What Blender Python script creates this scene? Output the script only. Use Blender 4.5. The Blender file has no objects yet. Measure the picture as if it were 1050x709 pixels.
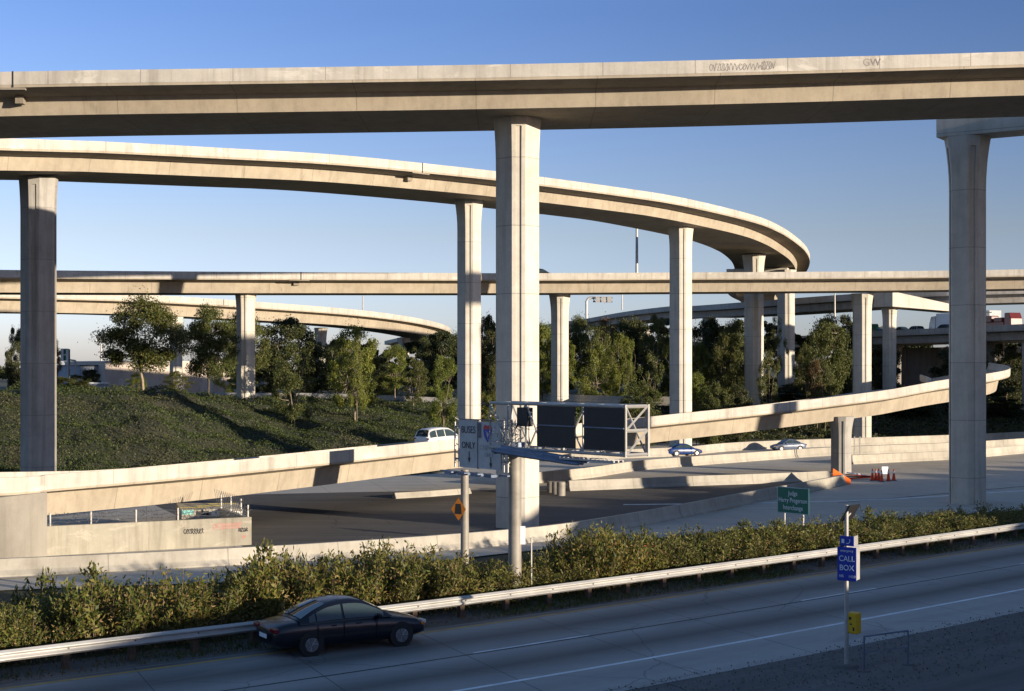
import bpy, bmesh, math, random
import numpy as np
from mathutils import Vector, Matrix

random.seed(7)
scene = bpy.context.scene
COL = scene.collection
R = math.radians
EYE = 8.2          # camera height above the near freeway, metres
FPX = 1500.0       # focal length in reference pixels
CX, HY = 525.0, 378.0
LOW = -2.0         # level of the lower road

# ------------------------------------------------------------------ helpers
def at(px, py, d):
    return Vector(((px - CX) / FPX * d, d, EYE - (py - HY) / FPX * d))

def floor_at(px, py, z):
    d = (EYE - z) * FPX / (py - HY)
    return Vector(((px - CX) / FPX * d, d, z))

def link(o, parent=None):
    COL.objects.link(o)
    if parent is not None:
        o.parent = parent
    return o

def tag(o, label=None, cat=None, group=None, kind=None):
    if label: o['label'] = label
    if cat: o['category'] = cat
    if group: o['group'] = group
    if kind: o['kind'] = kind
    return o

def thing(name, label, cat, loc=(0, 0, 0), rz=0.0, group=None):
    o = bpy.data.objects.new(name, None)
    o.empty_display_size = 0.3
    o.location = loc
    o.rotation_euler = (0, 0, rz)
    link(o)
    return tag(o, label, cat, group)

def copy_tree(o, parent=None):
    c = o.copy()
    COL.objects.link(c)
    if parent is not None:
        c.parent = parent
    for ch in list(o.children):
        copy_tree(ch, c)
    return c

class MB:
    """collects faces for ONE mesh object"""
    def __init__(self):
        self.v, self.f, self.uv, self.mi = [], [], [], []
    def quad(self, a, b, c, d, uv=None, mi=0):
        i = len(self.v)
        self.v += [tuple(a), tuple(b), tuple(c), tuple(d)]
        self.f.append((i, i + 1, i + 2, i + 3))
        self.uv.append(uv or [(0, 0), (1, 0), (1, 1), (0, 1)])
        self.mi.append(mi)
    def poly(self, pts, mi=0):
        i = len(self.v)
        self.v += [tuple(p) for p in pts]
        self.f.append(tuple(range(i, i + len(pts))))
        self.uv.append([(p[0], p[1]) for p in pts])
        self.mi.append(mi)
    def mesh(self, verts, faces, mi=0):
        i = len(self.v)
        self.v += [tuple(p) for p in verts]
        for f in faces:
            self.f.append(tuple(i + k for k in f))
            self.uv.append([(0, 0)] * len(f))
            self.mi.append(mi)
    def box(self, lo, hi, M=None, mi=0):
        x0, y0, z0 = lo; x1, y1, z1 = hi
        vs = [Vector(p) for p in ((x0, y0, z0), (x1, y0, z0), (x1, y1, z0), (x0, y1, z0),
                                  (x0, y0, z1), (x1, y0, z1), (x1, y1, z1), (x0, y1, z1))]
        if M is not None:
            vs = [M @ p for p in vs]
        self.mesh(vs, [(3, 2, 1, 0), (4, 5, 6, 7), (0, 1, 5, 4), (1, 2, 6, 5), (2, 3, 7, 6), (3, 0, 4, 7)], mi)
    def tube(self, pts, radii, n=8, cap=True, mi=0):
        pts = [Vector(p) for p in pts]
        if not hasattr(radii, '__len__'):
            radii = [radii] * len(pts)
        rings = []
        t0 = (pts[1] - pts[0]).normalized()
        ref = Vector((0, 0, 1)) if abs(t0.z) < 0.9 else Vector((1, 0, 0))
        for i, p in enumerate(pts):
            t = (pts[min(i + 1, len(pts) - 1)] - pts[max(i - 1, 0)]).normalized()
            s = t.cross(ref)
            if s.length < 1e-5: s = t.cross(Vector((0, 1, 0)))
            s.normalize()
            u = s.cross(t).normalized()
            rings.append([p + (s * math.cos(2 * math.pi * k / n) + u * math.sin(2 * math.pi * k / n)) * radii[i] for k in range(n)])
        vs = [q for r in rings for q in r]
        fs = []
        for i in range(len(pts) - 1):
            for k in range(n):
                k2 = (k + 1) % n
                fs.append((i * n + k, i * n + k2, (i + 1) * n + k2, (i + 1) * n + k))
        if cap:
            fs.append(tuple(range(n))[::-1])
            fs.append(tuple((len(pts) - 1) * n + k for k in range(n)))
        self.mesh(vs, fs, mi)
    def build(self, name, mat, parent=None, smooth=False, bevel=0.0, recalc=False, autosmooth=None):
        me = bpy.data.meshes.new(name)
        me.from_pydata(self.v, [], self.f)
        uvl = me.uv_layers.new(name='UVMap')
        flat = [c for f in self.uv for p in f for c in p]
        uvl.data.foreach_set('uv', flat)
        mats = mat if isinstance(mat, (list, tuple)) else [mat]
        for m in mats: me.materials.append(m)
        me.polygons.foreach_set('material_index', self.mi)
        bm = bmesh.new(); bm.from_mesh(me)
        bmesh.ops.remove_doubles(bm, verts=bm.verts, dist=0.0005)
        if recalc: bmesh.ops.recalc_face_normals(bm, faces=bm.faces)
        bm.to_mesh(me); bm.free()
        if smooth:
            me.polygons.foreach_set('use_smooth', [True] * len(me.polygons))
        o = bpy.data.objects.new(name, me)
        link(o, parent)
        if bevel:
            b = o.modifiers.new('bevel', 'BEVEL'); b.width = bevel; b.segments = 2; b.limit_method = 'ANGLE'; b.angle_limit = R(40)
        if autosmooth:
            e = o.modifiers.new('edges', 'EDGE_SPLIT'); e.split_angle = R(autosmooth)
        return o

def catmull(pts, step=3.0):
    """dense smooth polyline through the given 3D points"""
    P = [Vector(p) for p in pts]
    P = [P[0] * 2 - P[1]] + P + [P[-1] * 2 - P[-2]]
    out = []
    for i in range(1, len(P) - 2):
        a, b, c, d = P[i - 1], P[i], P[i + 1], P[i + 2]
        n = max(2, int((c - b).length / step))
        for k in range(n):
            t = k / n
            out.append(0.5 * ((2 * b) + (c - a) * t + (2 * a - 5 * b + 4 * c - d) * t * t + (3 * b - a - 3 * c + d) * t ** 3))
    out.append(P[-2])
    return out

def plan_frames(path):
    """(point, unit tangent in plan, unit left normal in plan, arclength)"""
    out = []; s = 0.0
    for i, p in enumerate(path):
        t = path[min(i + 1, len(path) - 1)] - path[max(i - 1, 0)]
        t = Vector((t.x, t.y, 0)).normalized()
        if i: s += (p - path[i - 1]).length
        out.append((p, t, Vector((-t.y, t.x, 0)), s))
    return out

def sweep(mb, frames, prof, closed=True, caps=True, mi=0, tilt=None):
    """prof: list of (offset to the left, dz)"""
    rings = [[f[0] + f[2] * o + Vector((0, 0, z + (o * tilt(f) if tilt else 0))) for (o, z) in prof] for f in frames]
    acc = [0.0]
    for i in range(1, len(prof) + 1):
        a, b = prof[i - 1], prof[i % len(prof)]
        acc.append(acc[-1] + math.hypot(a[0] - b[0], a[1] - b[1]))
    m = len(prof)
    for i in range(len(rings) - 1):
        for k in range(m if closed else m - 1):
            k2 = (k + 1) % m
            s0, s1 = frames[i][3], frames[i + 1][3]
            mb.quad(rings[i][k], rings[i + 1][k], rings[i + 1][k2], rings[i][k2],
                    [(s0, acc[k]), (s1, acc[k]), (s1, acc[k + 1]), (s0, acc[k + 1])], mi)
    if caps and closed:
        mb.poly(rings[0][::-1], mi); mb.poly(rings[-1], mi)

# ------------------------------------------------------------------ materials
def new_mat(name):
    m = bpy.data.materials.new(name); m.use_nodes = True
    nt = m.node_tree
    for n in list(nt.nodes): nt.nodes.remove(n)
    out = nt.nodes.new('ShaderNodeOutputMaterial')
    b = nt.nodes.new('ShaderNodeBsdfPrincipled')
    nt.links.new(b.outputs[0], out.inputs[0])
    return m, nt, b, out

def N(nt, typ, **kw):
    n = nt.nodes.new(typ)
    for k, v in kw.items():
        if k.startswith('i_'):
            key = k[2:]
            key = int(key) if key.isdigit() else key
            n.inputs[key].default_value = v
        else:
            setattr(n, k, v)
    return n

def ramp(nt, fac, stops):
    r = nt.nodes.new('ShaderNodeValToRGB')
    els = r.color_ramp.elements
    els[0].position, els[0].color = stops[0][0], (*stops[0][1], 1)
    els[1].position, els[1].color = stops[-1][0], (*stops[-1][1], 1)
    for p, c in stops[1:-1]:
        e = els.new(p); e.color = (*c, 1)
    nt.links.new(fac, r.inputs[0])
    return r.outputs[0]

def mixc(nt, fac, a, b, mode='MIX'):
    m = nt.nodes.new('ShaderNodeMix'); m.data_type = 'RGBA'; m.blend_type = mode
    def setin(i, v):
        if isinstance(v, (tuple, list)): m.inputs[i].default_value = (*v, 1) if len(v) == 3 else v
        elif isinstance(v, (int, float)): m.inputs[i].default_value = v
        else: nt.links.new(v, m.inputs[i])
    setin(0, fac); setin(6, a); setin(7, b)
    return m.outputs[2]

def noise(nt, vec, scale, detail=4, rough=0.6, dist=0.0):
    n = N(nt, 'ShaderNodeTexNoise', i_Scale=scale, i_Detail=detail, i_Roughness=rough, i_Distortion=dist)
    if vec is not None: nt.links.new(vec, n.inputs['Vector'])
    return n.outputs[0]

def scaled(nt, vec, s):
    m = nt.nodes.new('ShaderNodeMapping'); m.inputs['Scale'].default_value = s
    nt.links.new(vec, m.inputs['Vector'])
    return m.outputs[0]

def mth(nt, op, a, b=None, c=None):
    m = nt.nodes.new('ShaderNodeMath'); m.operation = op
    for i, v in enumerate((a, b, c)):
        if v is None: continue
        if isinstance(v, (int, float)): m.inputs[i].default_value = v
        else: nt.links.new(v, m.inputs[i])
    return m.outputs[0]

def bump(nt, b, h, strength=0.3, dist=0.02):
    n = N(nt, 'ShaderNodeBump', i_Strength=strength, i_Distance=dist)
    nt.links.new(h, n.inputs['Height']); nt.links.new(n.outputs[0], b.inputs['Normal'])

def concrete(name, base, dark=0.72, joints=0.0, streak=0.5, rough=0.9, patch=None, lifts=0.0, drips=0.0):
    """weathered concrete: blotches, vertical run-off streaks, optional joints every n metres along UV u"""
    m, nt, b, out = new_mat(name)
    g = N(nt, 'ShaderNodeNewGeometry'); pos = g.outputs['Position']
    big = noise(nt, pos, 0.11, 5, 0.62)
    mid = noise(nt, pos, 0.9, 6, 0.65)
    fine = noise(nt, pos, 9.0, 4, 0.7)
    st = noise(nt, scaled(nt, pos, (1.6, 1.6, 0.10)), 1.0, 5, 0.7)
    dk = tuple(c * dark for c in base); lt = tuple(min(1, c * 1.12) for c in base)
    c1 = ramp(nt, big, [(0.3, dk), (0.55, base), (0.75, lt)])
    c2 = ramp(nt, mid, [(0.3, (0.74, 0.73, 0.72)), (0.6, (1, 1, 1)), (0.8, (1.0, 0.99, 0.97))])
    c = mixc(nt, 0.6, c1, c2, 'MULTIPLY')
    c3 = ramp(nt, st, [(0.34, (0.55, 0.53, 0.5)), (0.52, (1, 1, 1))])
    c = mixc(nt, streak, c, c3, 'MULTIPLY')
    c4 = ramp(nt, fine, [(0.3, (0.86, 0.86, 0.86)), (0.7, (1, 1, 1))])
    c = mixc(nt, 0.6, c, c4, 'MULTIPLY')
    if patch:
        pn = noise(nt, scaled(nt, pos, (0.3, 0.3, 0.8)), 1.0, 6, 0.72, 0.6)
        pm = ramp(nt, pn, [(0.56, (0, 0, 0)), (0.62, (1, 1, 1))])
        c = mixc(nt, pm, c, mixc(nt, 0.38, c, patch))
    if lifts:     # horizontal pour lines with slightly different shades of concrete between them
        sz = N(nt, 'ShaderNodeSeparateXYZ'); nt.links.new(pos, sz.inputs[0])
        zz = mth(nt, 'DIVIDE', sz.outputs[2], lifts)
        ln = mth(nt, 'LESS_THAN', mth(nt, 'FRACT', zz), 0.055 / lifts)
        c = mixc(nt, mth(nt, 'MULTIPLY', ln, 0.5), c, (0.12, 0.11, 0.10))
        wn = N(nt, 'ShaderNodeTexWhiteNoise', noise_dimensions='1D'); nt.links.new(mth(nt, 'FLOOR', zz), wn.inputs['W'])
        c = mixc(nt, 0.3, c, ramp(nt, wn.outputs[0], [(0.0, (0.80, 0.80, 0.82)), (1.0, (1.0, 1.0, 1.0))]), 'MULTIPLY')
    if drips:     # dark run-off stains of uneven length and spacing
        dn = noise(nt, scaled(nt, pos, (0.9, 0.9, 0.05)), 1.0, 3, 0.8, 0.2)
        dm = ramp(nt, dn, [(0.60, (0, 0, 0)), (0.70, (1, 1, 1))])
        fade = noise(nt, pos, 0.35, 2, 0.5)
        c = mixc(nt, mth(nt, 'MULTIPLY', mth(nt, 'MULTIPLY', dm, fade), drips), c, (0.10, 0.085, 0.065))
    if joints:
        uv = N(nt, 'ShaderNodeUVMap').outputs[0]
        sx = N(nt, 'ShaderNodeSeparateXYZ'); nt.links.new(uv, sx.inputs[0])
        fr = mth(nt, 'FRACT', mth(nt, 'DIVIDE', sx.outputs[0], joints))
        ln = mth(nt, 'LESS_THAN', fr, 0.06 / joints)
        c = mixc(nt, mth(nt, 'MULTIPLY', ln, 0.45), c, (0.09, 0.08, 0.07))
        wob = noise(nt, scaled(nt, uv, (1.0 / joints, 0.0, 0.0)), 1.7, 1, 0.5)
        c = mixc(nt, 0.35, c, ramp(nt, wob, [(0.3, (0.75, 0.75, 0.75)), (0.7, (1.0, 1.0, 1.0))]), 'MULTIPLY')
    nt.links.new(c, b.inputs['Base Color'])
    b.inputs['Roughness'].default_value = rough
    b.inputs['Specular IOR Level'].default_value = 0.25
    bump(nt, b, mixc(nt, 0.5, mid, fine), 0.25, 0.03)
    return m

def plain(name, col, rough=0.6, metal=0.0, var=0.12, scale=2.0, spec=0.4, coat=0.0):
    m, nt, b, out = new_mat(name)
    g = N(nt, 'ShaderNodeTexCoord')
    n = noise(nt, g.outputs['Object'], scale, 5, 0.65)
    c = ramp(nt, n, [(0.3, tuple(x * (1 - var) for x in col)), (0.7, tuple(min(1, x * (1 + var)) for x in col))])
    nt.links.new(c, b.inputs['Base Color'])
    b.inputs['Roughness'].default_value = rough; b.inputs['Metallic'].default_value = metal
    b.inputs['Specular IOR Level'].default_value = spec
    if coat: b.inputs['Coat Weight'].default_value = coat; b.inputs['Coat Roughness'].default_value = 0.05
    return m

def leaves(name, cols, trans=0.25, rough=0.55, dry=None):
    m, nt, b, out = new_mat(name)
    g = N(nt, 'ShaderNodeNewGeometry')
    oi = N(nt, 'ShaderNodeObjectInfo')
    pos = N(nt, 'ShaderNodeTexCoord').outputs['Object']
    k = len(cols)
    c = ramp(nt, g.outputs['Random Per Island'], [(i / (k - 1), cc) for i, cc in enumerate(cols)])
    patch = noise(nt, pos, 0.5, 3, 0.6)
    c = mixc(nt, 0.7, c, ramp(nt, patch, [(0.35, (0.6, 0.62, 0.55)), (0.65, (1.0, 1.0, 1.0))]), 'MULTIPLY')
    c = mixc(nt, 0.6, c, ramp(nt, oi.outputs['Random'], [(0.0, (0.75, 0.85, 0.75)), (0.5, (1, 1, 1)), (1.0, (1.0, 0.9, 0.7))]), 'MULTIPLY')
    if dry:      # broad patches of another plant or of dried growth
        c = mixc(nt, ramp(nt, noise(nt, pos, 0.085, 5, 0.68, 0.5), [(0.50, (0, 0, 0)), (0.62, (.8, .8, .8))]), c, mixc(nt, g.outputs['Random Per Island'], dry, tuple(x * 1.9 for x in dry)))
        c = mixc(nt, 0.6, c, ramp(nt, noise(nt, pos, 0.22, 4, 0.6), [(0.35, (0.5, 0.55, 0.5)), (0.6, (1.0, 1.0, 1.0))]), 'MULTIPLY')
    nt.links.new(c, b.inputs['Base Color'])
    b.inputs['Roughness'].default_value = rough
    b.inputs['Specular IOR Level'].default_value = 0.3
    tr = N(nt, 'ShaderNodeBsdfTranslucent'); nt.links.new(c, tr.inputs[0])
    mx = N(nt, 'ShaderNodeMixShader', i_0=trans)
    nt.links.new(b.outputs[0], mx.inputs[1]); nt.links.new(tr.outputs[0], mx.inputs[2])
    nt.links.new(mx.outputs[0], out.inputs[0])
    return m

M = {}
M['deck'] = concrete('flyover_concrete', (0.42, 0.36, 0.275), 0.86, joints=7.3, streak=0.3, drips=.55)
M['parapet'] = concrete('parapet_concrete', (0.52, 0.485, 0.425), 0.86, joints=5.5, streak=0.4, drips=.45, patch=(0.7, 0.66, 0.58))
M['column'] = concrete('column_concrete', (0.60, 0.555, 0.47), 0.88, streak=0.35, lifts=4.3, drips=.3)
M['column_shaded'] = concrete('column_shaded_concrete', (0.40, 0.38, 0.345), 0.8, streak=0.5, lifts=4.3, drips=.4)  # darker copy of the column concrete, shade of two columns put into its colour
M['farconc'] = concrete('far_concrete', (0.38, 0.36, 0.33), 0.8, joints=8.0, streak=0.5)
M['barrier'] = concrete('barrier_concrete', (0.45, 0.415, 0.35), 0.7, joints=6.0, streak=0.35)
M['wall'] = concrete('stained_wall_concrete', (0.36, 0.33, 0.26), 0.55, streak=0.6, patch=(0.50, 0.45, 0.36))
M['galv'] = plain('galvanised_steel', (0.36, 0.345, 0.32), 0.55, 0.25, 0.18, 1.5)
M['postpaint'] = plain('weathered_post_steel', (0.25, 0.225, 0.19), 0.6, 0.15, 0.25, 1.2)
M['rail'] = plain('rail_steel', (0.40, 0.39, 0.37), 0.5, 0.15, 0.2, 0.8)
M['darksteel'] = plain('weathered_dark_steel', (0.10, 0.105, 0.12), 0.55, 0.4, 0.3, 2.0)
M['bluesteel'] = plain('blue_grey_steel', (0.12, 0.15, 0.21), 0.5, 0.4, 0.3, 1.0)
M['black'] = plain('black_backing', (0.012, 0.012, 0.013), 0.6, 0.0, 0.2)
M['wood'] = plain('rail_post_wood', (0.095, 0.062, 0.042), 0.85, 0, 0.3, 6.0)
M['signgreen'] = plain('sign_green', (0.0, 0.13, 0.085), 0.5, 0, 0.06)
M['signblue'] = plain('sign_blue', (0.012, 0.035, 0.33), 0.5, 0, 0.06)
M['signwhite'] = plain('sign_white', (0.72, 0.74, 0.76), 0.5, 0, 0.06)
M['signgrey'] = plain('sign_face_white_dulled', (0.40, 0.40, 0.395), 0.6, 0, 0.15)
M['ink'] = plain('sign_black_ink', (0.02, 0.02, 0.02), 0.6)
M['fadedink'] = plain('sign_faded_ink', (0.34, 0.34, 0.33), 0.6)
M['signred'] = plain('sign_red', (0.45, 0.02, 0.025), 0.5)
M['yellow'] = plain('call_box_yellow', (0.62, 0.36, 0.01), 0.45, 0, 0.08)
M['orange'] = plain('safety_orange', (0.75, 0.13, 0.01), 0.6, 0, 0.12)
M['redcone'] = plain('cone_red_orange', (0.70, 0.06, 0.015), 0.6, 0, 0.12)
M['tyre'] = plain('tyre_rubber', (0.018, 0.018, 0.018), 0.85)
M['rim'] = plain('alloy_rim', (0.22, 0.22, 0.23), 0.35, 0.7, 0.1)
M['glass'] = plain('car_window_glass', (0.03, 0.045, 0.05), 0.05, 0.0, 0.1, spec=0.6)
M['lamp_red'] = plain('tail_lamp_red', (0.13, 0.006, 0.01), 0.15, spec=0.6)
M['lamp_white'] = plain('head_lamp', (0.55, 0.52, 0.45), 0.12, spec=0.7)
M['lamp_amber'] = plain('side_lamp_amber', (0.6, 0.16, 0.02), 0.2, spec=0.6)
M['bark'] = plain('bark_pale', (0.24, 0.19, 0.14), 0.9, 0, 0.4, 3.0)
M['twig'] = plain('hedge_twig', (0.14, 0.10, 0.065), 0.9, 0, 0.3, 8.0)
M['euc'] = leaves('eucalyptus_leaves', [(0.043, 0.058, 0.017), (0.080, 0.102, 0.026), (0.123, 0.131, 0.035), (0.174, 0.152, 0.046)])
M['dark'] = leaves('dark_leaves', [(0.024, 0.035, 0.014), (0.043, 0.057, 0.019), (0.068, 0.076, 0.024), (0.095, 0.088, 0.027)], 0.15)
M['light'] = leaves('light_leaves', [(0.075, 0.106, 0.020), (0.125, 0.163, 0.027), (0.188, 0.206, 0.035), (0.263, 0.237, 0.050)], 0.3)
M['rusty'] = leaves('rusty_leaves', [(0.078, 0.052, 0.026), (0.156, 0.091, 0.046), (0.221, 0.117, 0.052), (0.117, 0.104, 0.039)], 0.25)
M['hedge'] = leaves('oleander_leaves', [(0.065, 0.085, 0.018), (0.118, 0.140, 0.028), (0.18, 0.185, 0.038), (0.22, 0.19, 0.048), (0.28, 0.205, 0.07)], 0.3, dry=(.10, .085, .035))
M['ivy'] = leaves('ivy_leaves', [(0.034, 0.054, 0.014), (0.050, 0.074, 0.018), (0.072, 0.094, 0.022), (0.105, 0.108, 0.034)], 0.2, dry=(.055, .052, .026))
M['dryleaf'] = leaves('dry_leaves', [(0.20, 0.12, 0.05), (0.28, 0.18, 0.07), (0.16, 0.10, 0.05), (0.33, 0.24, 0.10)], 0.2)
M['grass'] = leaves('verge_grass', [(0.03, 0.06, 0.012), (0.05, 0.085, 0.016), (0.08, 0.11, 0.02), (0.12, 0.11, 0.035)], 0.25)
M['flower'] = plain('oleander_flower', (0.55, 0.05, 0.07), 0.7)
M['grit'] = leaves('grit', [(0.16, 0.14, 0.12), (0.24, 0.21, 0.18), (0.10, 0.09, 0.08), (0.30, 0.27, 0.23)], 0.0, 0.9)
# ------------------------------------------------------------------ ground shape
RAIL = [(-90, -20.5), (-53, 8.0), (-26.6, 28.4), (-13.2, 38.8), (0.16, 49.3), (23.8, 69.8), (45, 89.0), (80, 122.0), (140, 180)]
RAILPATH = catmull([(x, y, 0) for x, y in RAIL], 2.0)
RAILFR = plan_frames(RAILPATH)

def rail_point(s, off=0.0, z=0.0):
    """s metres along the rail measured from the sign post, off metres to the right of travel (towards the camera)"""
    s0 = RAIL_S0 + s
    for i in range(len(RAILFR) - 1):
        if RAILFR[i + 1][3] >= s0:
            a, b = RAILFR[i], RAILFR[i + 1]
            t = (s0 - a[3]) / (b[3] - a[3])
            p = a[0].lerp(b[0], t); n = a[2].lerp(b[2], t)
            return Vector((p.x - n.x * off, p.y - n.y * off, z)), (a[1].lerp(b[1], t)).normalized()
RAIL_S0 = min(RAILFR, key=lambda f: (f[0] - Vector((0.16, 49.3, 0))).length)[3]

def perp(x, y):
    return -0.65 * (x - 0.16) + 0.76 * (y - 49.3)

def sm(t):
    t = np.clip(t, 0, 1)
    return t * t * (3 - 2 * t)

_px = np.array([-400, 13, 150, 300, 450, 500, 560, 700, 800, 1037, 1500.0])
_ft = np.array([114, 118, 122, 127, 140, 165, 190, 198, 204, 216, 235.0])
_ln = np.array([36, 34, 36, 60, 75, 60, 40, 45, 45, 45, 45.0])
_cr = np.array([5.4, 5.6, 5.5, 3.2, 2.7, 2.9, 3.2, 3.8, 4.0, 4.0, 4.0])

def ground_z(x, y):
    x = np.asarray(x, float); y = np.asarray(y, float)
    yy = np.maximum(y, 20.0)
    px = np.clip(x / yy * FPX + CX, -400, 1500)
    p = perp(x, y)
    z = np.where(p > 3.2, LOW * sm((p - 3.2) / 4.5), 0.0)
    al = 0.76 * (x - 0.16) + 0.65 * (y - 49.3)
    crest = 5.4 + 0.75 * np.exp(-((al + 1.5) / 3.4) ** 2) + (4.7 + 0.55 * np.sin(al * .75) + 0.45 * np.sin(al * 1.35 + 1)) * sm((al - 43) / 6) * sm((-40 - p) / 6)  # unseen crest, with added bump and lumps that cast shade on the roads
    z = np.where(p < -22, crest * sm((-22 - p) / 15.0), z)
    ft = np.interp(px, _px, _ft); ln = np.interp(px, _px, _ln); cr = np.interp(px, _px, _cr)
    t = (y - ft) / ln
    t = np.clip(t, 0, 1); rise = np.where(px < 260, sm(t), t * 0.75 + 0.25 * sm(t))
    z = np.where((p > 3.2) & (y > ft - 1), LOW + (cr - LOW) * rise, z)
    dip = np.clip((y - ft - ln) / 30, 0, 1)
    z = np.where((y > ft + ln) & (p > 3.2), cr + (3.5 - cr) * sm(dip), z)
    mask = sm((y - ft) / 15)
    lump = 0.35 * np.sin(x * 0.31 + 1.3 * np.sin(y * 0.17)) * np.sin(y * 0.27 + 0.8) + 0.22 * np.sin(x * 0.73 + y * 0.41) + 0.2 * np.sin(y * 0.9 - x * 0.5)
    z = z + np.where(p > 3.2, mask * lump * np.clip((215 - y) / 50, 0, 1), 0)
    return z

def gz(x, y): return float(ground_z(x, y))

def axis(lo, hi, step, far):
    a = list(np.arange(lo, hi + 0.01, step))
    s, v = step, hi
    up = []
    while v < far:
        s *= 1.35; v += s; up.append(v)
    s, v = step, lo
    dn = []
    while v > -far:
        s *= 1.35; v -= s; dn.append(v)
    return np.array(dn[::-1] + a + up)

def make_ground():
    xs = axis(-110, 130, 2.0, 6000); ys = axis(-45, 330, 2.0, 7000)
    X, Y = np.meshgrid(xs, ys)
    Z = ground_z(X, Y)
    nx, ny = len(xs), len(ys)
    v = np.stack([X.ravel(), Y.ravel(), Z.ravel()], 1)
    i = np.arange(nx * ny).reshape(ny, nx)
    f = np.stack([i[:-1, :-1].ravel(), i[:-1, 1:].ravel(), i[1:, 1:].ravel(), i[1:, :-1].ravel()], 1)
    me = bpy.data.meshes.new('ground')
    me.from_pydata(v.tolist(), [], f.tolist())
    me.polygons.foreach_set('use_smooth', [True] * len(me.polygons))
    o = bpy.data.objects.new('ground', me); link(o); o['kind'] = 'structure'
    m, nt, b, out = new_mat('earth')
    pos = N(nt, 'ShaderNodeNewGeometry').outputs['Position']
    n1 = noise(nt, pos, 0.25, 6, 0.7); n2 = noise(nt, pos, 3.0, 6, 0.7)
    c = ramp(nt, n1, [(0.35, (0.030, 0.036, 0.015)), (0.5, (0.045, 0.046, 0.022)), (0.68, (0.075, 0.062, 0.038))])
    c = mixc(nt, 0.7, c, ramp(nt, n2, [(0.3, (0.6, 0.6, 0.6)), (0.7, (1, 1, 1))]), 'MULTIPLY')
    nt.links.new(c, b.inputs['Base Color']); b.inputs['Roughness'].default_value = 0.95
    bump(nt, b, n2, 0.6, 0.08)
    me.materials.append(m)
    return o
make_ground()

# ------------------------------------------------------------------ road surfaces
def noise_c(nt, vec, scale):
    n = N(nt, 'ShaderNodeTexNoise', i_Scale=scale, i_Detail=3.0); nt.links.new(vec, n.inputs['Vector']); return n.outputs['Color']
def road_mat(name, base, band=0.0, lanes=(), slab=0.0, dark=0.8, gloss=0.75, skew=0.25, cracks=0.0):
    m, nt, b, out = new_mat(name)
    uv = N(nt, 'ShaderNodeUVMap').outputs[0]
    sx = N(nt, 'ShaderNodeSeparateXYZ'); nt.links.new(uv, sx.inputs[0])
    u, v = sx.outputs[0], sx.outputs[1]
    n1 = noise(nt, scaled(nt, uv, (0.05, 0.9, 1)), 1.0, 6, 0.65)
    n2 = noise(nt, uv, 0.5, 6, 0.7)
    n3 = noise(nt, uv, 18.0, 3, 0.7)
    dk = tuple(c * dark for c in base)
    c = ramp(nt, n1, [(0.32, dk), (0.66, base)])
    c = mixc(nt, 0.6, c, ramp(nt, n2, [(0.3, (0.78, 0.78, 0.78)), (0.7, (1.06, 1.06, 1.06))]), 'MULTIPLY')
    c = mixc(nt, 0.5, c, ramp(nt, n3, [(0.3, (0.8, 0.8, 0.8)), (0.7, (1.1, 1.1, 1.1))]), 'MULTIPLY')
    for (cen, wid) in lanes:    # oil drip line down the middle of each lane
        d = mth(nt, 'ABSOLUTE', mth(nt, 'SUBTRACT', mth(nt, 'ADD', v, mth(nt, 'MULTIPLY', mth(nt, 'SUBTRACT', n2, 0.5), 0.35)), cen))
        k = mth(nt, 'SUBTRACT', 1.0, mth(nt, 'SMOOTH_MIN', mth(nt, 'DIVIDE', d, wid), 1.0, 0.4))
        c = mixc(nt, mth(nt, 'MULTIPLY', mth(nt, 'MAXIMUM', k, 0.0), band), c, tuple(x * 0.30 for x in base))
    if cracks:   # wandering sealed cracks and darker repair patches
        vo = N(nt, 'ShaderNodeTexVoronoi', feature='DISTANCE_TO_EDGE', i_Scale=0.22)
        wv = mixc(nt, 0.35, uv, noise_c(nt, uv, 0.9))
        nt.links.new(wv, vo.inputs['Vector'])
        ck = mth(nt, 'LESS_THAN', vo.outputs['Distance'], 0.0035)
        c = mixc(nt, mth(nt, 'MULTIPLY', ck, cracks), c, (0.025, 0.025, 0.026))
        pn = ramp(nt, noise(nt, scaled(nt, uv, (0.06, 0.28, 1)), 1.0, 2, 0.5), [(0.60, (1, 1, 1)), (0.63, (0.72, 0.72, 0.73))])
        c = mixc(nt, 0.8, c, pn, 'MULTIPLY')
    if slab:
        w = mth(nt, 'ADD', u, mth(nt, 'MULTIPLY', v, skew))
        fr = mth(nt, 'FRACT', mth(nt, 'DIVIDE', w, slab))
        ln = mth(nt, 'LESS_THAN', fr, 0.035 / slab)
        c = mixc(nt, mth(nt, 'MULTIPLY', ln, 0.7), c, (0.03, 0.03, 0.03))
        cell = N(nt, 'ShaderNodeTexWhiteNoise', noise_dimensions='1D')
        nt.links.new(mth(nt, 'FLOOR', mth(nt, 'DIVIDE', w, slab)), cell.inputs['W'])
        c = mixc(nt, 0.35, c, ramp(nt, cell.outputs[0], [(0.0, (0.82, 0.82, 0.82)), (1.0, (1.0, 1.0, 1.0))]), 'MULTIPLY')
    nt.links.new(c, b.inputs['Base Color'])
    b.inputs['Roughness'].default_value = gloss; b.inputs['Specular IOR Level'].default_value = 0.35
    bump(nt, b, n3, 0.25, 0.01)
    return m

def strip(name, o0, o1, z, mat, s0=-75, s1=140, step=2.5, kind='structure', parent=None):
    mb = MB()
    ss = np.arange(s0, s1 + 0.01, step)
    prev = None
    for s in ss:
        a, _ = rail_point(s, o0, z); b2, _ = rail_point(s, o1, z)
        if prev: mb.quad(prev[1], b2, a, prev[0], [(prev[2], o1), (s, o1), (s, o0), (prev[2], o0)])
        prev = (a, b2, s)
    o = mb.build(name, mat, parent)
    if kind: o['kind'] = kind
    return o

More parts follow.
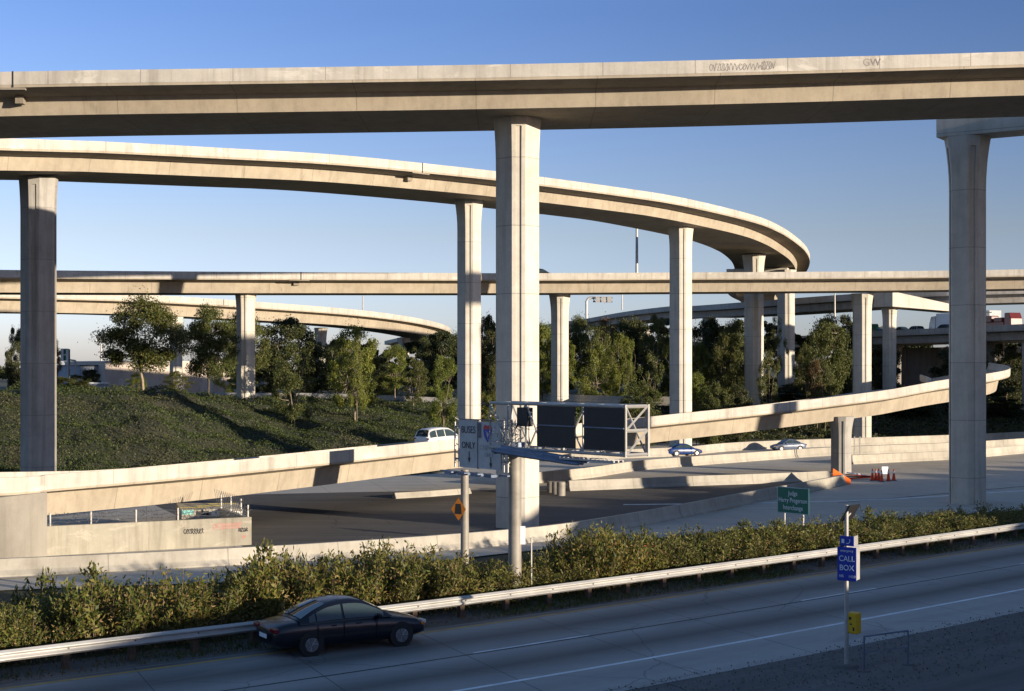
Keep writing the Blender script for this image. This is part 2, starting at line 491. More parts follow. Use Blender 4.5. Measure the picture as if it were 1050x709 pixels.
M['fwy'] = road_mat('freeway_concrete', (0.39, 0.375, 0.355), 1.0, ((3.05, 1.7), (6.7, 1.6), (0.95, .5)), 4.6, cracks=.35)
M['shoulder'] = road_mat('shoulder_asphalt', (0.14, 0.135, 0.13), 0, (), 0, 0.55, 0.9, cracks=.6)
M['asphalt'] = road_mat('dark_asphalt', (0.105, 0.095, 0.085), 0, (), 0, 0.6, 0.85, cracks=.7)
M['lowconc'] = road_mat('ramp_concrete', (0.54, 0.50, 0.43), 0, (), 5.0, 0.75)
M['ypaint'] = plain('yellow_line_paint', (0.42, 0.26, 0.04), 0.7, 0, 0.35, 1.0)
M['wpaint'] = plain('white_line_paint', (0.66, 0.68, 0.70), 0.65, 0, 0.25, 1.0)
M['seal'] = plain('joint_sealant', (0.018, 0.018, 0.02), 0.7)

strip('freeway', 0.75, 11.1, 0.012, M['fwy'])
strip('asphalt_shoulder', 11.1, 17.5, 0.008, M['shoulder'])
strip('verge', -1.3, 0.75, 0.010, M['shoulder'])
strip('yellow_edge_line', 1.18, 1.31, 0.017, M['ypaint'])
strip('lane_joint', 4.86, 4.95, 0.016, M['seal'])
strip('white_edge_line', 8.42, 8.58, 0.017, M['wpaint'])
k = 0
for s in np.arange(-63.9, 130, 14.6):
    o = strip('lane_dash', 4.72, 4.84, 0.017, M['wpaint'], s, s + 4.4, 1.1)

def sheet(name, pts, mat, z, kind='structure'):
    """flat polygon subdivided into UV-mapped faces"""
    mb = MB(); mb.poly([(p[0], p[1], z) for p in pts])
    o = mb.build(name, mat)
    o['kind'] = kind
    return o

# lower road (concrete) with the dark asphalt gore between the barriers
fp = lambda px, py: floor_at(px, py, LOW)
lowpoly = []
for px in np.linspace(-150, 1400, 60):
    r = (px - CX) / FPX
    lo = float(np.interp(px, [-150, 13, 300, 600, 900, 1037, 1400], [64, 67, 70, 84, 98, 104, 120]))
    lowpoly.append((r * lo, lo))
for px in np.linspace(1400, -150, 60):
    r = (px - CX) / FPX
    ft = float(np.interp(px, _px, _ft)) + 1.0
    lowpoly.append((r * ft, ft))
sheet('lower_road', lowpoly, M['lowconc'], LOW + 0.07)
asph = [fp(258, 566), fp(350, 562), fp(440, 556), fp(553, 549), fp(625, 537), fp(700, 523), fp(775, 509), fp(850, 496), fp(866, 490),
        fp(851, 487), fp(702, 496), fp(583, 502), fp(480, 504), fp(350, 506), fp(262, 508), fp(150, 515)]
sheet('asphalt_gore', [(p.x, p.y) for p in asph], M['asphalt'], LOW + 0.075)
def line_on_low(name, pts, w, mat, z=LOW + 0.08):
    path = [Vector((p.x, p.y, z)) for p in (fp(*q) for q in pts)]
    fr = plan_frames(catmull(path, 3.0))
    mb = MB()
    for i in range(len(fr) - 1):
        (p, t, n, s), (p2, t2, n2, s2) = fr[i], fr[i + 1]
        mb.quad(p, p2, p2 + n2 * w, p + n * w, [(s, 0), (s2, 0), (s2, w), (s, w)])
    o = mb.build(name, mat); o['kind'] = 'structure'
line_on_low('yellow_edge_line', [(-20, 597), (120, 588), (290, 573), (450, 562), (640, 541), (760, 521)], 0.12, M['ypaint'])
line_on_low('white_edge_line', [(560, 486), (700, 481), (840, 476)], 0.15, M['wpaint'])
line_on_low('white_edge_line', [(640, 519), (760, 517.5), (900, 514), (1060, 504)], 0.5, M['wpaint'])
line_on_low('lane_joint', [(860, 517), (930, 511), (1060, 499)], 0.2, M['seal'])

# ------------------------------------------------------------------ columns
def column_mb(w, z0, z1, flare=1.22, fh=3.2, ch=0.345, wy=None, groove=0.09):
    wy = wy or w
    ax, ay = w / 2, wy / 2
    bx, by = ax - ch * w, ay - ch * wy
    gw = 0.42
    mains = [((bx, -ay), (-bx, -ay), (0, 1)), ((-ax, -by), (-ax, by), (1, 0)), ((-bx, ay), (bx, ay), (0, -1)), ((ax, by), (ax, -by), (-1, 0))]
    def ringpts(z, sx, sy, g):
        r = []
        for (a, b, inn) in mains:
            a = Vector(a); b = Vector(b); inn = Vector(inn)
            p1 = a.lerp(b, 0.5 - gw / 2); p2 = a.lerp(b, 0.5 + gw / 2)
            for q in (a, p1, p1 + inn * g, p2 + inn * g, p2, b):
                r.append(Vector((q.x * sx, q.y * sy, z)))
        return r
    levels = [(z0, 1, 1, groove)]
    nseg = max(2, int((z1 - z0 - fh) / 3))
    for i in range(1, nseg + 1):
        levels.append((z0 + (z1 - fh - z0) * i / nseg, 1, 1, groove))
    for t in (0.25, 0.5, 0.7, 0.80):
        levels.append((z1 - fh + fh * t, 1 + (flare - 1) * t ** 2, 1 + (flare - 1) * 0.6 * t ** 2, groove))
    levels.append((z1 - fh + fh * 0.805, 1 + (flare - 1) * 0.805 ** 2, 1 + (flare - 1) * 0.6 * .805 ** 2, 0.0))
    levels.append((z1, flare, 1 + (flare - 1) * 0.6, 0.0))
    mb = MB()
    rings = [ringpts(*l) for l in levels]
    m = len(rings[0]); vs = [p for r in rings for p in r]; fs = []
    for i in range(len(rings) - 1):
        for k in range(m):
            k2 = (k + 1) % m
            fs.append((i * m + k2, i * m + k, (i + 1) * m + k, (i + 1) * m + k2))
    fs.append(tuple((len(rings) - 1) * m + k for k in range(m))[::-1])
    mb.mesh(vs, fs)
    # construction joints: thin shadow lines every 6.5 m
    return mb

def column(parent, px, d, w, ztop, z0=None, rot=12, mat=None, label=None, flare=1.22, x=None, wy=None, fh=3.2):
    x = (px - CX) / FPX * d if x is None else x
    if z0 is None: z0 = gz(x, d) - 0.6
    o = column_mb(w, z0 - 0, ztop, flare, fh, wy=wy).build('column', mat or M['column'], parent, recalc=True, bevel=0.0)
    o.location = (x, d, 0); o.rotation_euler = (0, 0, R(rot))
    if label: o['label'] = label
    return o

# ------------------------------------------------------------------ viaduct decks
def flyover(name, label, cat, pts, W, ov=2.0, H=2.2, par=0.78, lip=0.94, dmat='deck', pmat='parapet', step=3.0, raw=False, tilt=None):
    root = thing(name, label, cat)
    P = [Vector(p) for p in pts] if raw else [at(*p) for p in pts]
    fr = plan_frames(catmull(P, step))
    mb = MB()
    prof = [(0.025, -par), (0.025, -lip), (ov, -lip - 0.18), (ov + 0.28, -H), (W - ov - 0.28, -H), (W - ov, -lip - 0.18), (W - 0.025, -lip), (W - 0.025, -par)]
    sweep(mb, fr, prof, tilt=tilt)
    mb.build('deck', M[dmat], root, recalc=True)
    for side in (0, 1):
        q = MB()
        pr = [(0, 0), (0, -par), (0.42, -par), (0.36, -par + 0.1), (0.22, -0.3), (0.2, 0)]
        if side: pr = [(W - o, z) for o, z in pr]
        sweep(q, fr, pr, tilt=tilt)
        q.build('parapet', M[pmat], root, recalc=True)
    return root, fr

def deck_joint(parent, fr, px, H, size=1.0):
    """expansion joint: open gap in the parapet with a hinge bracket below"""
    best = min(fr, key=lambda f: abs(f[0].x / f[0].y * FPX + CX - px) if f[0].y > 5 else 1e9)
    p, t, n, s = best
    Mx = Matrix((( t.x, n.x, 0, p.x), (t.y, n.y, 0, p.y), (0, 0, 1, p.z), (0, 0, 0, 1)))
    mb = MB(); mb.box((-0.06 * size, -0.012, -0.95), (0.06 * size, 0.1, 0.02), Mx); mb.build('expansion_joint', M['seal'], parent)
    mb = MB(); mb.box((-1.3 * size, -0.015, -1.08), (0.9 * size, 0.3, -0.952), Mx); mb.build('joint_seat', M['deck'], parent)
    mb = MB(); mb.box((-0.5 * size, 1.6, -1.6), (0.1 * size, 2.1, -1.1), Mx); mb.build('hinge_bracket', M['deck'], parent)

# A: the tall flyover across the top of the view
A_pts = [(-520, 89, 87), (-250, 80.5, 87), (13, 73.6, 87), (270, 69.8, 87), (525, 66, 87), (780, 60.5, 87), (1037, 53.3, 87.5), (1300, 45, 89), (1900, 22, 96)]
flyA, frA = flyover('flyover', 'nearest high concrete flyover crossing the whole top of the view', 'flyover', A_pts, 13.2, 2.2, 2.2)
zA = lambda px: float(np.interp(px, [p[0] for p in A_pts], [at(*p).z for p in A_pts])) - 2.2
column(flyA, 530.5, 93.5, 2.72, zA(530) + 0.02, rot=3, label='tall pale octagonal column in the centre of the view', flare=1.1)
column(flyA, 992, 110, 2.55, 25.55, rot=0, label='tall shaded octagonal column near the right edge carrying a cap beam', flare=1.28, fh=4.0)
capA, capB = Vector((32.7, 111.2, 0)), Vector((50.0, 99.6, 0))
def cap_beam(parent, a, b, z0, z1, w, mat, name='cap_beam'):
    d = (b - a); L = d.length; d.normalize(); n = Vector((-d.y, d.x, 0))
    Mx = Matrix(((d.x, n.x, 0, a.x), (d.y, n.y, 0, a.y), (0, 0, 1, 0), (0, 0, 0, 1)))
    mb = MB(); mb.box((0, -w / 2, z0), (L, w / 2, z1), Mx)
    return mb.build(name, mat, parent, bevel=0.05)
cap_beam(flyA, capA, capB, 25.56, 26.95, 2.9, M['column'])
column(flyA, 0, 100.3, 4.2, 25.57, x=48.1, rot=0, z0=-2.4)
column(flyA, 0, 92.5, 2.8, zA(-150) + 0.02, x=-47, rot=3, z0=-2.4)
column(flyA, 0, 98, 2.8, 26.0, x=80, rot=3, z0=-2.4)
deck_joint(flyA, frA, 26, 2.2, 0.8)

# B: the curving flyover behind it
B_edge = [(-560, 110, 96), (-230, 130.5, 103), (13, 142.2, 113.5), (100, 145, 119), (230, 152, 127), (350, 159.3, 135), (481, 172.6, 146.4), (555, 181.6, 152.5), (640, 193.2, 161), (700, 203, 168),
          (772, 220.5, 183.6), (800, 232, 200), (817, 243.5, 215), (827, 253.5, 231), (830.5, 264, 249), (826, 275, 270), (815, 285, 292), (806, 292.5, 320), (806, 300, 350), (815, 308, 400)]
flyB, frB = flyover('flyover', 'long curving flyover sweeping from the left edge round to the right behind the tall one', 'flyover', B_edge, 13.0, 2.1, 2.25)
def B_top(d): return float(np.interp(d, [p[2] for p in B_edge], [at(*p).z for p in B_edge])) - 2.25
column(flyB, 39.5, 122, 2.75, 24.02, rot=3, label='shaded column at the left edge with a sunlit head', mat=M['column_shaded'], flare=1.1)
column(flyB, 481, 155, 2.5, 25.98, rot=2, label='slender column just left of the central one, shaded in its lower half')
column(flyB, 698, 178, 2.6, 25.7, rot=4, label='sunlit column right of centre standing in front of the level viaduct')
column(flyB, 773, 217.5, 2.75, 25.05, rot=2)
column(flyB, 806, 241, 2.7, 24.4, rot=0)
bp = at(806, 280, 243)
cap_beam(flyB, Vector((bp.x, 241.2, 0)), Vector((bp.x - 9.5, 244.5, 0)), 23.2, 24.75, 2.0, M['column'])
deck_joint(flyB, frB, 446, 2.25, 1.0)

# E: the level viaduct
E_pts = [(-420, 271, 150), (13, 277, 172), (350, 279.5, 187), (530, 280.3, 195), (700, 279.6, 199), (870, 278.6, 201), (1037, 276.6, 201), (1500, 268, 198)]
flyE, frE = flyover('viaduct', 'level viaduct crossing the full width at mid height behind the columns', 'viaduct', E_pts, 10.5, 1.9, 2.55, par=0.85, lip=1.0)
column(flyE, 252, 187.5, 2.25, 18.35, rot=-2, z0=1.2, label='sunlit column rising from the ivy slope on the left', flare=1.25)
column(flyE, 574, 202.5, 2.4, 18.45, rot=0, flare=1.25, label='short sunlit column right of the central one')
column(flyE, 884, 206.5, 2.45, 18.75, rot=4, z0=-2.5, flare=1.25, label='column passing behind the rising ramp on the right')
for i, (xx, dd) in enumerate(((-85, 172), (95, 207))):
    column(flyE, 0, dd, 2.4, 18.2, x=xx, rot=0, z0=-2)
deck_joint(flyE, frE, 314, 2.4, 1.2)

# F: far curved flyover on the left
F_pts = [(-420, 293, 190), (-150, 294.5, 200), (13, 298, 213), (160, 303, 235), (300, 312.3, 265), (370, 318.3, 288), (420, 325, 312), (450, 331.5, 338), (461, 336.5, 365), (462, 342, 400), (450, 346, 440), (430, 350, 480)]
flyF, frF = flyover('far_flyover', 'far curved flyover sinking behind the trees on the left', 'flyover', F_pts, 11.5, 2.0, 3.1, par=1.0, lip=1.2)
column(flyF, 180.5, 244, 2.0, 17.2, rot=4, flare=1.25)
column(flyF, 329, 288, 2.1, 16.2, rot=4, flare=1.25)
column(flyF, 414, 335, 2.4, 15.2, rot=4, flare=1.3)
deck_joint(flyF, frF, 232, 2.6, 1.3)

# G and J: far shaded bridges on the right
G_pts = [(470, 350, 680), (560, 333, 540), (595, 328, 470), (640, 320, 405), (688, 314.2, 355), (708, 314, 338), (763, 310, 305), (814, 306, 288), (875, 301.6, 276), (944, 297.8, 268), (1045, 294.5, 262), (1400, 286, 250)]
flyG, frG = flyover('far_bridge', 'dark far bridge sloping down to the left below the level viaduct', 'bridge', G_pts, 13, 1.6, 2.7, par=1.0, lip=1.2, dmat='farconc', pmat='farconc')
column(flyG, 727, 337, 2.6, 20.2, rot=0)
column(flyG, 662, 392, 2.8, 19.5, rot=0)
pg = thing('bridge_pier', 'pale sunlit pier with a long tapered cap beam under the dark far bridge', 'pier')
column(pg, 912, 242.5, 2.1, 18.35, rot=0, flare=1.25, fh=2.5)
tb = MB()
def tapered(mb, p0, p1, w, h0, h1, z0, z1):
    d = (p1 - p0); d.z = 0; d.normalize(); n = Vector((-d.y, d.x, 0))
    a = [p0 + n * s * w / 2 for s in (1, -1)]; b = [p1 + n * s * w / 2 for s in (1, -1)]
    vs = []
    for (q, zz, h) in ((a, z0, h0), (b, z1, h1)):
        for e in q:
            vs.append(Vector((e.x, e.y, zz - h))); vs.append(Vector((e.x, e.y, zz)))
    mb.mesh(vs, [(0, 1, 3, 2), (4, 6, 7, 5), (0, 4, 5, 1), (2, 3, 7, 6), (1, 5, 7, 3), (0, 2, 6, 4)])
tapered(tb, Vector((61.0, 240.5, 0)), Vector((74.8, 249, 0)), 4.2, 2.5, 1.0, 20.8, 18.7)
tb.build('cap_beam', M['column'], pg, recalc=True, bevel=0.05)

J_pts = [(640, 354, 520), (740, 350, 420), (781, 347, 360), (832, 344, 320), (893, 340, 285), (977, 336, 255), (1060, 332, 235), (1400, 318, 185)]
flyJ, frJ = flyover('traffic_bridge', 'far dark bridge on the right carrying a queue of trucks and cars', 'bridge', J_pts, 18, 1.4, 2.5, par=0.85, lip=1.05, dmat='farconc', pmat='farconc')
for (px, d, w) in ((824, 335, 2.4), (915, 284, 3.2), (985, 262, 2.6), (1020, 256, 3.0)):
    column(flyJ, px, d, w, 13.1, rot=0, z0=0, mat=M['farconc'])

shade_wall = MB()
jf = plan_frames(catmull([(84, 241, 0), (89, 231, 0), (112, 187, 0), (130, 158, 0)], 4))
sweep(shade_wall, jf, [(0, 1), (0.9, 1), (0.9, 13.0), (0, 13.0)])
shade_wall.build('retaining_wall', M['farconc'], flyJ, recalc=True)  # unseen wall added off frame to shade the bank and far barrier

# N: the low ramp climbing to the right in front of them
N_edge = [(-420, 507, 62), (13, 490, 77), (49, 487, 79.5), (200, 475.6, 90), (350, 462, 102), (470, 449.8, 113), (560, 440.2, 120), (668, 427.3, 128), (760, 417.8, 133.5), (810, 412.4, 136.5), (880, 404, 140.5), (917, 399, 143), (960, 391, 147), (1008, 384, 155), (1030, 380.2, 164), (1036, 377.5, 174), (1032, 375, 188), (1015, 372, 205)]
flyN, frN = flyover('low_ramp', 'low curving ramp with a pale parapet rising from the lower left to the right edge', 'ramp', N_edge, 9.5, 1.3, 2.35, par=0.80, lip=0.92, tilt=lambda f: -0.09 * max(0.0, min(1.0, (f[3] - 18) / 18)) - 0.09 * max(0.0, min(1.0, (f[3] - 110) / 25)))
deck_joint(flyN, frN, 812, 2.2, 0.25)
column(flyN, 862.5, 141.8, 1.9, 3.55, rot=-8, z0=-2.4, mat=M['column_shaded'], flare=1.3, fh=2.2, label='short shaded column under the rising ramp')
ab = MB()
a0, a1 = at(-40, 480, 73.2), at(48.5, 480, 78.9)
dd = (a1 - a0); dd.z = 0; Lab = dd.length; dd.normalize(); nn = Vector((-dd.y, dd.x, 0))
Mx = Matrix(((dd.x, nn.x, 0, a0.x), (dd.y, nn.y, 0, a0.y), (0, 0, 1, 0), (0, 0, 0, 1)))
ab.box((-14, 0.0, LOW - 0.5), (Lab, 9.0, 1.53), Mx)
ab.build('abutment', M['barrier'], flyN, bevel=0.03)

# ------------------------------------------------------------------ barriers, wall
def barrier(name, label, pts, h=0.8, on=LOW + 0.07, w=0.3, group=None, mat='barrier', top=True):
    P = []
    for (px, py) in pts:
        d = (EYE - on - (h if top else 0)) * FPX / (py - HY)
        P.append(Vector(((px - CX) / FPX * d, d, on)))
    fr = plan_frames(catmull(P, 2.5))
    mb = MB()
    sweep(mb, fr, [(-w, -0.25), (-w, 0.08), (-w * 0.55, 0.30), (-w * 0.3, h), (w * 0.3, h), (w * 0.55, 0.30), (w, 0.08), (w, -0.25)])
    o = mb.build(name, M[mat], recalc=True)
    return tag(o, label, 'barrier', group), fr
barrier('concrete_barrier', 'long concrete barrier snaking from the lower left behind the hedge to the small ramp column',
        [(-160, 580), (13, 572.5), (140, 567), (290, 559.2), (350, 555.5), (440, 549.5), (553, 540), (625, 530), (700, 517), (775, 503), (850, 490), (864, 487)], h=0.85, w=0.42)
barrier('concrete_barrier', 'mid road barrier with a sunlit end right of the central column', [(583, 493), (640, 491), (702, 488.5), (780, 486), (851, 483)], h=0.85)
barrier('concrete_barrier', 'stub of low barrier left of the central column', [(404, 505.5), (440, 503.5), (481, 500.5)], h=0.45)
barrier('concrete_barrier', 'sunlit curving barrier behind the sign truss, below the blue car', [(520, 487), (600, 480), (650, 473), (700, 469), (760, 464.8), (850, 459), (978, 454), (1060, 449)], h=0.95)
barrier('concrete_barrier', 'farthest low barrier behind the small passing cars', [(560, 464), (640, 461), (700, 458.5), (760, 453.5), (870, 449.5), (978, 446), (1070, 442)], h=1.0)
barrier('concrete_barrier', 'nearer of the two pale barriers at the right, starting beside the small ramp column', [(873, 467), (930, 464.5), (978, 462.3), (1037, 457.8), (1080, 454)], h=0.95)

rw = thing('retaining_wall', 'low stained graffitied wall with fence posts under the left end of the ramp', 'wall')
w0, w1 = at(47.5, 541, 79.0), at(258, 530, 84.0); w0.z = w1.z = 0
wd = (w1 - w0); WL = wd.length; wd.normalize(); wn = Vector((-wd.y, wd.x, 0))
WM = Matrix(((wd.x, wn.x, 0, w0.x), (wd.y, wn.y, 0, w0.y), (0, 0, 1, 0), (0, 0, 0, 1)))
mb = MB(); mb.box((0, 0, LOW - 0.3), (WL, 0.35, -0.33), WM); mb.box((WL - 0.35, 0.352, LOW - 0.3), (WL, 7.0, -0.335), WM)
mb.build('wall_body', M['wall'], rw, bevel=0.02)
for i, fx in enumerate((0.02, 0.21, 0.425, 0.63, 0.985)):
    q = MB(); q.box((WL * fx - 0.035, 0.1, -0.33), (WL * fx + 0.035, 0.2, 0.36), WM); q.build('fence_post', M['galv'], rw)
for k in range(3):
    q = MB(); q.box((WL - 0.22, 1.5 + 2.2 * k, -0.335), (WL - 0.15, 1.57 + 2.2 * k, 0.6), WM); q.build('fence_post', M['galv'], rw)
q = MB()
for zz in (-0.15, 0.05, 0.25):
    pts = [WM @ Vector((WL * t, 0.15 + 0.03 * math.sin(40 * t), zz + 0.04 * math.sin(55 * t + zz * 9))) for t in np.linspace(0.02, 0.985, 90)]
    q.tube(pts, 0.014, 4)
for i in range(260):
    t = random.random(); zz = random.choice((-0.15, 0.05, 0.25))
    c = WM @ Vector((WL * t, 0.15, zz)); dv = Vector((random.uniform(-1, 1), random.uniform(-1, 1), random.uniform(-1, 1))).normalized() * 0.13
    q.tube([c - dv, c + dv], 0.01, 3)
q.build('barbed_wire', M['darksteel'], rw)
q = MB()
for k in range(16):
    y = 0.4 + 6.4 * k / 15
    for s in (1, -1):
        q.tube([WM @ Vector((WL - 0.17, y, -0.3)), WM @ Vector((WL - 0.17, y + s * 0.9, 0.72))], 0.013, 3)
q.build('chain_link_mesh', M['darksteel'], rw)

def strokes(name, parent, mat, Mx, x0, z0, w, h, n, seed, thick=0.02, y=-0.008):
    """scribbled spray-paint lettering lying on a wall face: curved strokes of uneven width, drawn as one joined-up tag"""
    r = random.Random(seed); mb = MB()
    cw = w / n; last = None
    for i in range(n):
        cx, cz = x0 + cw * (i + .5), z0 + h * .5
        kind = r.randint(0, 3); pts = []
        if kind == 0: pts = [(cx - cw * .4, z0 + h * r.uniform(.7, 1)), (cx - cw * .1, z0 + h * r.uniform(0, .2)), (cx + cw * .35, z0 + h * r.uniform(.6, 1))]
        elif kind == 1: pts = [(cx + cw * .42 * math.cos(t), cz + h * .45 * math.sin(t)) for t in np.linspace(.6, 5.6 + r.uniform(-1, 1), 9)]
        elif kind == 2: pts = [(cx - cw * .3, z0), (cx - cw * .25, z0 + h), (cx + cw * .35, z0 + h * .7), (cx - cw * .2, z0 + h * .5), (cx + cw * .4, z0 + h * r.uniform(-.1, .1))]
        else: pts = [(cx - cw * .4, z0 + h * .9), (cx + cw * .4, z0 + h), (cx - cw * .3, z0 + h * .1), (cx + cw * .45, z0 + h * .05)]
        pts = [Vector((px_ + r.uniform(-.06, .06) * cw, y, pz + r.uniform(-.05, .05) * h)) for px_, pz in pts]
        if last is not None: pts = [last] + pts
        last = pts[-1]
        for a, b in zip(pts[:-1], pts[1:]):
            d = (b - a)
            if d.length < 0.01: continue
            d.normalize(); s = Vector((-d.z, 0, d.x)); t1, t2 = thick * r.uniform(.5, 1.2), thick * r.uniform(.5, 1.2)
            mb.quad(*[Mx @ p for p in (a - s * t1, b - s * t2, b + s * t2, a + s * t1)])
    return mb.build(name, mat, parent)
M['spray_black'] = plain('black_spray_paint', (0.03, 0.03, 0.03), 0.8)
M['spray_red'] = plain('red_spray_paint', (0.42, 0.17, 0.14), 0.8)
M['spray_grey'] = plain('grey_spray_paint', (0.24, 0.22, 0.20), 0.8)
strokes('graffiti', rw, M['spray_black'], WM, WL * 0.655, -1.12, 1.15, 0.28, 8, 3, 0.025)
strokes('graffiti', rw, M['spray_red'], WM, WL * 0.80, -0.95, 1.7, 0.35, 9, 4, 0.02)
strokes('graffiti', rw, M['spray_black'], WM, WL * 0.93, -1.15, 0.6, 0.22, 4, 5, 0.025)
strokes('graffiti', rw, M['spray_red'], WM, WL * 0.95, -1.55, 0.25, 0.25, 2, 6, 0.02)
# graffiti on the tall flyover's parapet
def frame_at(fr, px):
    for i in range(len(fr) - 1):
        a = fr[i][0].x / fr[i][0].y * FPX + CX; b = fr[i + 1][0].x / fr[i + 1][0].y * FPX + CX
        if a <= px <= b:
            t = (px - a) / (b - a); p = fr[i][0].lerp(fr[i + 1][0], t); d = (fr[i + 1][0] - fr[i][0]).normalized()
            n = fr[i][2]
            return Matrix(((d.x, n.x, 0, p.x), (d.y, n.y, 0, p.y), (d.z, 0, 1, p.z), (0, 0, 0, 1)))
strokes('graffiti', flyA, M['spray_grey'], frame_at(frA, 724), 0.2, -0.66, 3.3, 0.44, 15, 8, 0.020)
strokes('graffiti', flyA, M['spray_grey'], frame_at(frA, 781), 0.0, -0.66, 0.85, 0.5, 4, 9, 0.028)

def lettering(parent, text, mat, Mx, size, align='CENTER', name='lettering', ext=0.003, sx=1.0):
    cu = bpy.data.curves.new(name, 'FONT'); cu.body = text; cu.size = size; cu.align_x = align; cu.align_y = 'CENTER'; cu.extrude = ext
    cu.materials.append(mat)
    tmp = bpy.data.objects.new(name, cu); COL.objects.link(tmp)
    me = bpy.data.meshes.new_from_object(tmp.evaluated_get(bpy.context.evaluated_depsgraph_get()))
    bpy.data.objects.remove(tmp); me.name = name
    if not me.materials: me.materials.append(mat)
    o = bpy.data.objects.new(name, me); link(o, parent)
    o.matrix_world = Mx @ Matrix.Diagonal((sx, 1, 1, 1))
    return o
def face_matrix(c, right, normal, lift=0.012):
    u = Vector((0, 0, 1)); r = right.normalized(); n = normal.normalized()
    c = c + n * lift
    return Matrix(((r.x, u.x, n.x, c.x), (r.y, u.y, n.y, c.y), (r.z, u.z, n.z, c.z), (0, 0, 0, 1)))
fm = frame_at(frA, 894)
lettering(flyA, 'GW', M['spray_grey'], face_matrix(fm @ Vector((0, 0, -0.40)), fm.to_3x3() @ Vector((1, 0, 0)), fm.to_3x3() @ Vector((0, -1, 0)), 0.01), 0.62, name='graffiti')

# painted low block behind the wall, glimpsed under the ramp
pb = thing('painted_block', 'low block covered in yellow, teal and white graffiti behind the stained wall', 'block')
M['gy'] = plain('graffiti_yellow', (0.62, 0.50, 0.13), 0.7, 0, 0.3, 3); M['gt'] = plain('graffiti_teal', (0.20, 0.48, 0.42), 0.7, 0, 0.3, 3); M['gw'] = plain('graffiti_white', (0.72, 0.70, 0.62), 0.7, 0, 0.2, 3)
b0 = at(184, 527, 88.2); b1 = at(249, 528, 89.5)
bd = (b1 - b0); bd.z = 0; BL = bd.length; bd.normalize(); bn = Vector((-bd.y, bd.x, 0))
BM = Matrix(((bd.x, bn.x, 0, b0.x), (bd.y, bn.y, 0, b0.y), (0, 0, 1, 0), (0, 0, 0, 1)))
mb = MB(); mb.mesh([BM @ Vector(p) for p in ((0, 0, LOW), (BL, 0, LOW), (BL, 1.6, LOW), (0, 1.6, LOW), (0, 0, -0.30), (BL, 0, -0.42), (BL, 1.6, -0.15), (0, 1.6, -0.05))],
                   [(3, 2, 1, 0), (4, 5, 6, 7), (0, 1, 5, 4), (1, 2, 6, 5), (2, 3, 7, 6), (3, 0, 4, 7)])
mb.build('block_body', M['wall'], pb, bevel=0.03)
for (x0, x1, y0) in ((0.02, .45, .25), (.3, .72, .7), (.5, .95, 1.2)):
    q = MB()
    zf = lambda x, y: -0.30 - .12 * x + y / 1.6 * (.25 + .02 * x) + .006
    q.quad(*[BM @ Vector((BL * x, y, zf(x, y))) for x, y in ((x0, y0), (x1, y0 + .1), (x1, y0 + .32), (x0, y0 + .2))]); q.build('painted_stripe', M['gy'], pb)
for i in range(6):
    q = MB(); x = BL * (0.5 + 0.082 * i); zt = -0.30 - 0.12 * x / BL
    q.box((x, -0.012, zt - 0.42), (x + BL * 0.06, 0.02, zt - 0.10), BM); q.build('painted_letter', M['gw'], pb)
q = MB(); q.box((BL * 0.03, -0.01, -0.62), (BL * 0.22, 0.02, -0.36), BM); q.build('painted_patch', M['gt'], pb)
q = MB(); q.box((BL * 0.26, -0.01, -0.70), (BL * 0.46, 0.02, -0.45), BM); q.build('painted_patch', M['spray_black'], pb)

fw = thing('abutment_wall', 'shaded grey abutment wall beneath the far traffic bridge', 'wall')
q0, q1 = at(905, 370, 300), at(1130, 370, 268)
qd = (q1 - q0); qd.z = 0; QL = qd.length; qd.normalize(); qn = Vector((-qd.y, qd.x, 0))
QM = Matrix(((qd.x, qn.x, 0, q0.x), (qd.y, qn.y, 0, q0.y), (0, 0, 1, 0), (0, 0, 0, 1)))
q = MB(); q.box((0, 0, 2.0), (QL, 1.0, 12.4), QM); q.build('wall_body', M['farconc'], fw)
for k in range(5):
    q = MB(); q.box((QL * (.1 + .18 * k), -.4, 2.0), (QL * (.1 + .18 * k) + .8, -.004, 12.2), QM); q.build('buttress', M['farconc'], fw)
# ------------------------------------------------------------------ guardrail
gr = thing('guardrail', 'long galvanised guardrail on wooden posts between the freeway and the hedge', 'guardrail')
mb = MB()
wprof = [(0.0, 0.45), (-0.085, 0.51), (-0.085, 0.535), (0.0, 0.595), (0.0, 0.615), (-0.085, 0.675), (-0.085, 0.70), (0.0, 0.76), (0.012, 0.76), (0.012, 0.45)]
fr = [(p, t, n, s) for (p, t, n, s) in RAILFR if RAIL_S0 - 62 < s < RAIL_S0 + 110]
sweep(mb, fr, wprof)
mb.build('rail_beam', M['rail'], gr, recalc=True)
lapm = MB()
s = -46.0; k = 0
while s < 62:
    p, t = rail_point(s, 0.0, 0.0); n = Vector((-t.y, t.x, 0))
    Mx = Matrix(((t.x, n.x, 0, p.x), (t.y, n.y, 0, p.y), (0, 0, 1, 0), (0, 0, 0, 1)))
    q = MB(); q.box((-0.09, 0.16, -0.3), (0.09, 0.34, 0.68), Mx); q.box((-0.085, 0.014, 0.44), (0.085, 0.158, 0.74), Mx)
    q.build('post', M['wood'], gr)
    q = MB(); q.tube([Mx @ Vector((0, -.03, .605)), Mx @ Vector((0, .012, .605))], .022, 8); q.build('bolt', M['darksteel'], gr)
    s += 1.905 * 1.0; k += 1
    if k % 2 == 0:
        lp = MB(); lp.box((-0.16, -0.018, 0.47), (0.16, -0.0015, 0.74), Mx)
        # lap plate follows the corrugation: only its two raised bands
        lp = MB(); lp.box((-0.16, -0.092, 0.505), (0.16, -0.0855, 0.54), Mx); lp.build('lap_plate', M['rail'], gr)
        lp = MB(); lp.box((-0.16, -0.092, 0.67), (0.16, -0.0855, 0.705), Mx); lp.build('lap_plate', M['rail'], gr)

